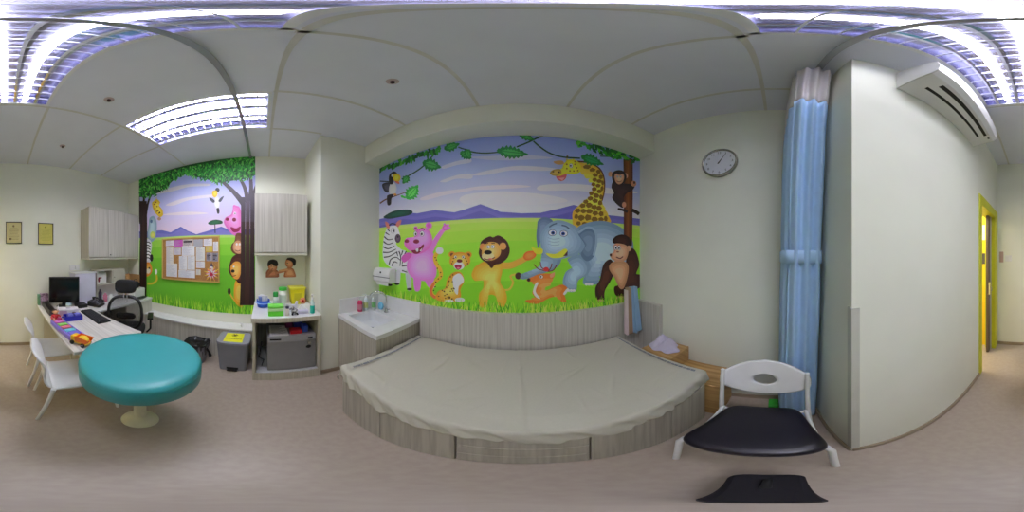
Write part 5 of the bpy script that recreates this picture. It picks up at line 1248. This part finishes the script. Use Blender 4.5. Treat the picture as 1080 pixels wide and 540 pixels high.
# ------------------------------------------------------------------ things on the fridge cabinet counter
Z = FZ+0.001
th = thing('blue_tub', 'blue plastic tub with white handle full of small packs', 'tub', (-1.93, -0.005, Z))
finish('tub', MB().lathe([(0.055, 0), (0.068, 0.005), (0.082, 0.09), (0.078, 0.09), (0.064, 0.008), (0, 0.008)], 32), mat('tub_blue', (40, 92, 200), 0.35), th, world=False)
finish('handle', MB().tube([(0.083*math.cos(a)*0.3+0.07, 0.09*math.sin(a), 0.085-0.025*math.cos(a)) for a in [-PI/2+PI*k/12 for k in range(13)]], 0.005, 8), mat('tub_handle', (150, 190, 240), 0.35), th, world=False)
random.seed(2)
for k in range(7):
    a = k*0.9; rr = 0.045 if k else 0
    finish('pack', MB().box(rr*math.cos(a)-0.018, rr*math.sin(a)-0.018, 0.05, rr*math.cos(a)+0.018, rr*math.sin(a)+0.018, random.uniform(0.10, 0.15)), mat('pack%d' % (k % 4), ((226,226,232),(206,206,214),(110,130,190),(232,226,226))[k % 4], 0.4), th, world=False, bev=0.003)
def tube_can(x, y, r, h, bodyc, capc, label, name, capr=None, caph=0.05, band=None):
    th = thing(name, label, 'container', (x, y, Z))
    finish('body', MB().lathe([(r*0.96, 0), (r, 0.004), (r, h), (0, h)], 28), mat(name+'_b', bodyc, 0.35), th, world=False)
    finish('cap', MB().lathe([((capr or r), h), ((capr or r), h+caph*0.8), ((capr or r)*0.8, h+caph), (0, h+caph)], 28), mat(name+'_c', capc, 0.35), th, world=False)
    if band: finish('label', MB().lathe([(r+0.0006, h*0.15), (r+0.0006, h*0.75)], 28), mat(name+'_l', band, 0.5), th, world=False)
tube_can(-1.83, 0.135, 0.030, 0.155, (206, 214, 206), (34, 150, 60), 'slim white container with dark green cap beside the blue tub', 'talc_bottle', caph=0.055, band=(190, 200, 200))
tube_can(-1.90, 0.225, 0.046, 0.215, (222, 228, 214), (70, 190, 70), 'tall white wipes canister with bright green lid', 'wipes_canister', capr=0.050, caph=0.035, band=(206, 220, 206))
th = thing('sharps_box', 'yellow sharps container against the back of the counter', 'container', (-2.05, 0.42, Z))
mb = MB(); a0, a1 = 0.075, 0.095
vs = [(-0.07,-a0,0),(0.07,-a0,0),(0.07,a0,0),(-0.07,a0,0),(-0.085,-a1,0.20),(0.085,-a1,0.20),(0.085,a1,0.20),(-0.085,a1,0.20)]
mb.add(vs, [(0,3,2,1),(4,5,6,7),(0,1,5,4),(1,2,6,5),(2,3,7,6),(3,0,4,7)])
finish('tub', mb, mat('sharps_yellow', (232, 220, 20), 0.4), th, world=False, bev=0.006)
finish('lid', MB().box(-0.09, -0.105, 0.201, 0.09, 0.105, 0.225), mat('sharps_lid', (236, 230, 70), 0.4), th, world=False, bev=0.006)
finish('label', MB().box(0.077, -0.045, 0.06, 0.0845, 0.045, 0.15), mat('sharps_label', (200, 190, 20), 0.5), th, world=False)
th = thing('green_lunch_box', 'translucent bright green plastic box at the counter edge', 'box', (-1.635, 0.12, Z))
finish('base', MB().box(-0.05, -0.075, 0, 0.05, 0.075, 0.055), mat('lime_plastic', (110, 226, 60), 0.3), th, world=False, bev=0.008, seg=3)
finish('band', MB().box(-0.053, -0.078, 0.056, 0.053, 0.078, 0.085), mat('lime_pale', (206, 246, 180), 0.3), th, world=False, bev=0.006)
finish('lid', MB().box(-0.053, -0.078, 0.086, 0.053, 0.078, 0.115), mat('lime_lid', (130, 236, 90), 0.25), th, world=False, bev=0.010, seg=3)
th = thing('pill_bottle', 'small white bottle with black cap by the green plastic box', 'bottle', (-1.605, 0.235, Z))
finish('body', MB().lathe([(0.02, 0), (0.021, 0.07), (0.014, 0.08)], 20), mat('pill_white', (226, 216, 206), 0.4), th, world=False)
finish('cap', MB().lathe([(0.018, 0.08), (0.018, 0.10), (0, 0.10)], 20), mat('pill_cap', (50, 50, 70), 0.4), th, world=False)
th = thing('spotted_toy', 'black and white spotted soft toy between pill bottle and tissue pack', 'toy', (-1.62, 0.31, Z))
finish('body', MB().ell((0, 0, 0.035), (0.028, 0.036, 0.036), 16, 10).ell((0.012, -0.02, 0.075), (0.022, 0.022, 0.020), 14, 8), mat('spotted', (226, 226, 226), 0.8, scale=45, c2=(16, 16, 20)), th, world=False)
for s in (-1, 1): finish('leg', MB().tube([(0.015, s*0.022, 0.02), (0.03, s*0.026, 0.008)], 0.010, 8), BLACKF, th, world=False)
th = thing('paper_pack', 'white paper packet leaning behind the spotted toy', 'packet', (-1.71, 0.29, Z))
finish('packet', MB().prism([(-0.06, 0.0), (0.05, 0.0), (0.075, 0.12), (0.055, 0.125), (0.04, 0.085), (-0.06, 0.095)], -0.012, 0.012, 'x', M=Matrix.Rotation(0.0, 4, 'Z')), mat('packet_white', (232, 230, 236), 0.6), th, world=False)
finish('print', MB().box(0.0122, -0.04, 0.03, 0.0128, 0.03, 0.045), mat('print_grey', (130, 130, 140), 0.6), th, world=False)
th = thing('flower_tissue_box', 'low white tissue pack with a red flower on it', 'tissue pack', (-1.67, 0.40, Z))
finish('pack', MB().box(-0.05, -0.06, 0, 0.05, 0.06, 0.04), mat('tissue_lilac', (214, 210, 232), 0.5), th, world=False, bev=0.008)
finish('tissue', MB().add([(0.02,-0.045,0.041),(0.02,0.045,0.041),(-0.02,0.045,0.041),(-0.02,-0.045,0.041),(0.0,0.0,0.105)], [(0,1,4),(1,2,4),(2,3,4),(3,0,4),(3,2,1,0)]), WHITE, th, world=False)
th = thing('flower', 'small red and orange artificial flower standing behind the tissue pack', 'flower', (-1.735, 0.42, Z))
finish('stem', MB().tube([(0, 0, 0), (0.005, 0, 0.10)], 0.003, 6), mat('stem_green', (60, 130, 50), 0.6), th, world=False)
for k in range(6):
    a = 2*PI*k/6; finish('petal', MB().ell((0.015, 0.024*math.cos(a), 0.12+0.024*math.sin(a)), (0.006, 0.017, 0.017), 12, 8), mat('petal_orange', (236, 150, 110), 0.6), th, world=False)
finish('flower_center', MB().ell((0.024, 0, 0.12), (0.010, 0.016, 0.016), 12, 8), mat('flower_red', (200, 24, 24), 0.5), th, world=False)
th = thing('spray_bottle', 'teal spray bottle with clear top at the counter corner by the pillar', 'bottle', (-1.625, 0.50, Z))
finish('liquid', MB().lathe([(0.022, 0), (0.025, 0.004), (0.025, 0.085), (0.024, 0.09)], 24), mat('teal_liquid', (40, 190, 170), 0.2), th, world=False)
finish('neck', MB().lathe([(0.024, 0.09), (0.024, 0.12), (0.010, 0.14), (0.010, 0.155)], 24), mat('clear_plastic', (206, 226, 222), 0.1), th, world=False)
finish('nozzle', MB().lathe([(0.012, 0.155), (0.012, 0.175), (0.006, 0.178), (0.006, 0.195), (0.013, 0.196), (0.013, 0.215), (0, 0.217)], 18).tube([(0, 0, 0.207), (0.03, 0, 0.207)], 0.004, 8), WHITE, th, world=False)
# small white figure on the ledge
th = thing('ledge_ornament', 'tiny white ornament on the ledge above the grey pedal bin', 'ornament', (-2.09, -0.29, 0.501))
finish('body', MB().ell((0, 0, 0.02), (0.014, 0.014, 0.02), 12, 8), WHITE, th, world=False)
finish('head', MB().ell((0, 0, 0.05), (0.011, 0.011, 0.011), 12, 8).ell((0, -0.01, 0.064), (0.004, 0.004, 0.006), 8, 6).ell((0, 0.01, 0.064), (0.004, 0.004, 0.006), 8, 6), WHITE, th, world=False)
# ------------------------------------------------------------------ notice board
q = Print('x', XW+0.02, (-9, 9, -9, 9), 1); q.fr = (160, 240, 7.718)
def wp(u, v): return q.uv((u, v))
by0, by1, bz0, bz1 = -1.585, -0.61, 1.100, 1.765
th = thing('notice_board', 'wooden framed cork notice board hung on the jungle mural', 'notice board', (XW, (by0+by1)/2, (bz0+bz1)/2))
X0 = XW+0.008; w = 0.02
mb = MB().box(X0, by0, bz0, X0+0.02, by1, bz0+w).box(X0, by0, bz1-w, X0+0.02, by1, bz1).box(X0, by0, bz0+w, X0+0.02, by0+w, bz1-w).box(X0, by1-w, bz0+w, X0+0.02, by1, bz1-w)
finish('frame', mb, mat('board_frame', (206, 176, 96), 0.5), th, bev=0.003)
finish('cork', MB().box(X0, by0+w, bz0+w, X0+0.010, by1-w, bz1-w), mat('cork', (196, 148, 88), 0.85, scale=120, c2=(150, 104, 56)), th)
papers = [((115,105,180,150),(232,226,232),0,'small white paper at the top left corner of the notice board'),((182,100,252,157),(206,90,190),0,'bright purple card near the notice board top'),((254,96,336,152),(214,204,200),1,'pale card with a dark title strip at the notice board top'),
 ((340,95,415,155),(178,178,184),0,'grey printed card at the notice board top'),((422,92,493,148),(236,232,236),0,None),((500,115,552,195),(236,234,238),0,None),((440,150,493,198),(222,196,80),0,'yellow note at the right of the notice board'),
 ((118,160,176,298),(232,226,220),0,None),((183,165,238,222),(220,214,222),0,None),((245,150,350,230),(238,238,242),0,None),((222,232,288,345),(238,238,242),0,None),((291,232,352,345),(238,238,242),0,None),
 ((360,160,432,270),(230,230,226),0,None),((362,275,432,330),(236,236,236),0,None),((118,292,208,400),(236,234,238),0,None),((218,348,352,408),(234,236,242),0,None),((445,205,492,272),(170,166,180),2,'dark picture sheet on the notice board, left of its twin'),((495,205,545,275),(150,150,166),2,'dark picture sheet on the notice board, at the right frame'),((360,340,398,386),(228,222,206),0,None)]
GL = [(232, 226, 220)]
random.seed(9)
for k, ((u0, v0, u1, v1), c, kind, lb) in enumerate(papers):
    a = wp(u0, (v0+v1)/2); b = wp(u1, (v0+v1)/2); ct = wp((u0+u1)/2, v0); cb = wp((u0+u1)/2, v1)
    ya, yb = a[0], b[0]; za, zb = cb[1], ct[1]
    yb = min(yb, by1-w-0.002); ya = max(ya, by0+w+0.002); zb = min(zb, bz1-w-0.002); za = max(za, bz0+w+0.002)
    xo = X0+0.0105+0.0004*(k % 5)
    tp = thing('pinned_paper', lb or 'plain white printed sheet pinned on the cork notice board', 'paper', (xo, (ya+yb)/2, za), group='papers pinned on the notice board')
    finish('sheet', MB().box(xo, ya, za, xo+0.0006, yb, zb), mat('paper_%d_%d' % (c[0], c[2]), c, 0.6), tp)
    mb = MB(); z = zb-0.015
    dens = (0.011, 0.011, 0.009)[kind]
    while z > za+0.008:
        l = random.uniform(0.45, 0.9)*(yb-ya-0.014)
        hgt = 0.003 if kind < 2 else random.uniform(0.003, 0.009)
        mb.box(xo+0.0007, ya+0.007, z, xo+0.001, ya+0.007+l, z+hgt); z -= dens
    if kind == 1: mb.box(xo+0.0007, ya+0.01, zb-0.05, xo+0.0012, yb-0.01, zb-0.02)
    if mb.v: finish('print', mb, mat('faint_ink' if kind == 0 else 'dark_ink', (176, 176, 196) if kind == 0 else (60, 50, 60), 0.6), tp)
    finish('pin', MB().ell((xo+0.004, (ya+yb)/2, zb-0.008), (0.004, 0.004, 0.004), 10, 6), mat('pin_%d' % (k % 3), ((200,40,40),(40,60,190),(230,200,40))[k % 3], 0.3), tp)
# colourful paper clown hung on the board corner
c0 = wp(490, 375)
th = thing('paper_clown_hanging', 'colourful paper clown with spiky ruff hung on the notice board corner', 'decoration', (X0+0.022, c0[0], c0[1]))
random.seed(6)
def star(n, r0, r1, x, c, name, ph=0, cy=0.0, cz=0.0):
    P = []
    for k in range(2*n):
        a = PI*k/n+ph; r = r1*random.uniform(0.85, 1.1) if k % 2 == 0 else r0
        P.append((cy+r*math.cos(a), cz+r*math.sin(a)))
    finish(name, MB().prism(P, x, x+0.003, 'x'), mat('clown_'+name, c, 0.6), th, world=False)
star(11, 0.05, 0.125, 0.0, (236, 200, 70), 'yellow_ruff'); star(9, 0.04, 0.100, 0.004, (236, 120, 110), 'red_ruff', 0.3); star(10, 0.035, 0.085, 0.008, (226, 226, 236), 'white_ruff', 0.1)
star(8, 0.02, 0.055, 0.012, (200, 40, 70), 'red_bow', 0.2, 0.0, -0.01)
finish('face', MB().ell((0.014, 0.0, 0.075), (0.010, 0.030, 0.034), 16, 10), mat('clown_face', (236, 226, 220), 0.6), th, world=False)
finish('hat', MB().prism([(-0.028, 0.098), (0.028, 0.098), (0.004, 0.155)], 0.010, 0.018, 'x'), mat('clown_hat', (70, 60, 90), 0.6), th, world=False)
finish('nose', MB().ell((0.026, 0.0, 0.072), (0.006, 0.008, 0.008), 10, 8), mat('clown_nose', (210, 30, 40), 0.5), th, world=False)
# ------------------------------------------------------------------ corridor details
th = thing('corridor_sign', 'white notice on the yellow corridor wall beyond the doorway', 'sign', (0.72, -2.34, 1.8))
finish('plate', MB().box(0.67, -2.34, 1.72, 0.76, -2.332, 1.95), WHITE, th)
one('corridor_sign', MB().box(0.67, -2.34, 1.36, 0.74, -2.33, 1.52), DGREY, 'dark small plate on the yellow corridor wall beyond the doorway', 'sign', (0.70, -2.335, 1.36), bev=0.002)
# ------------------------------------------------------------------ lamp in the corridor, faint ambient
la = bpy.data.lights.new('corridor_lamp', 'AREA'); la.energy = 25; la.size = 0.5; la.color = (1.0, 0.96, 0.86)
lo = bpy.data.objects.new('corridor_lamp', la); COL.objects.link(lo); lo.location = (1.3, -1.7, 2.585)
w = bpy.data.worlds.new('world'); SC.world = w; w.use_nodes = True
w.node_tree.nodes['Background'].inputs[0].default_value = (0.6, 0.65, 0.7, 1); w.node_tree.nodes['Background'].inputs[1].default_value = 0.05
SC.view_settings.view_transform = 'Standard'; SC.view_settings.look = 'None'; SC.view_settings.gamma = 1.0
SC.view_settings.use_curve_mapping = False
SC.view_settings.exposure = 0.32
SC.cycles.max_bounces = 10; SC.cycles.diffuse_bounces = 6; SC.cycles.transparent_max_bounces = 16
SC.cycles.use_denoising = True
SC.cycles.sample_clamp_indirect = 6.0
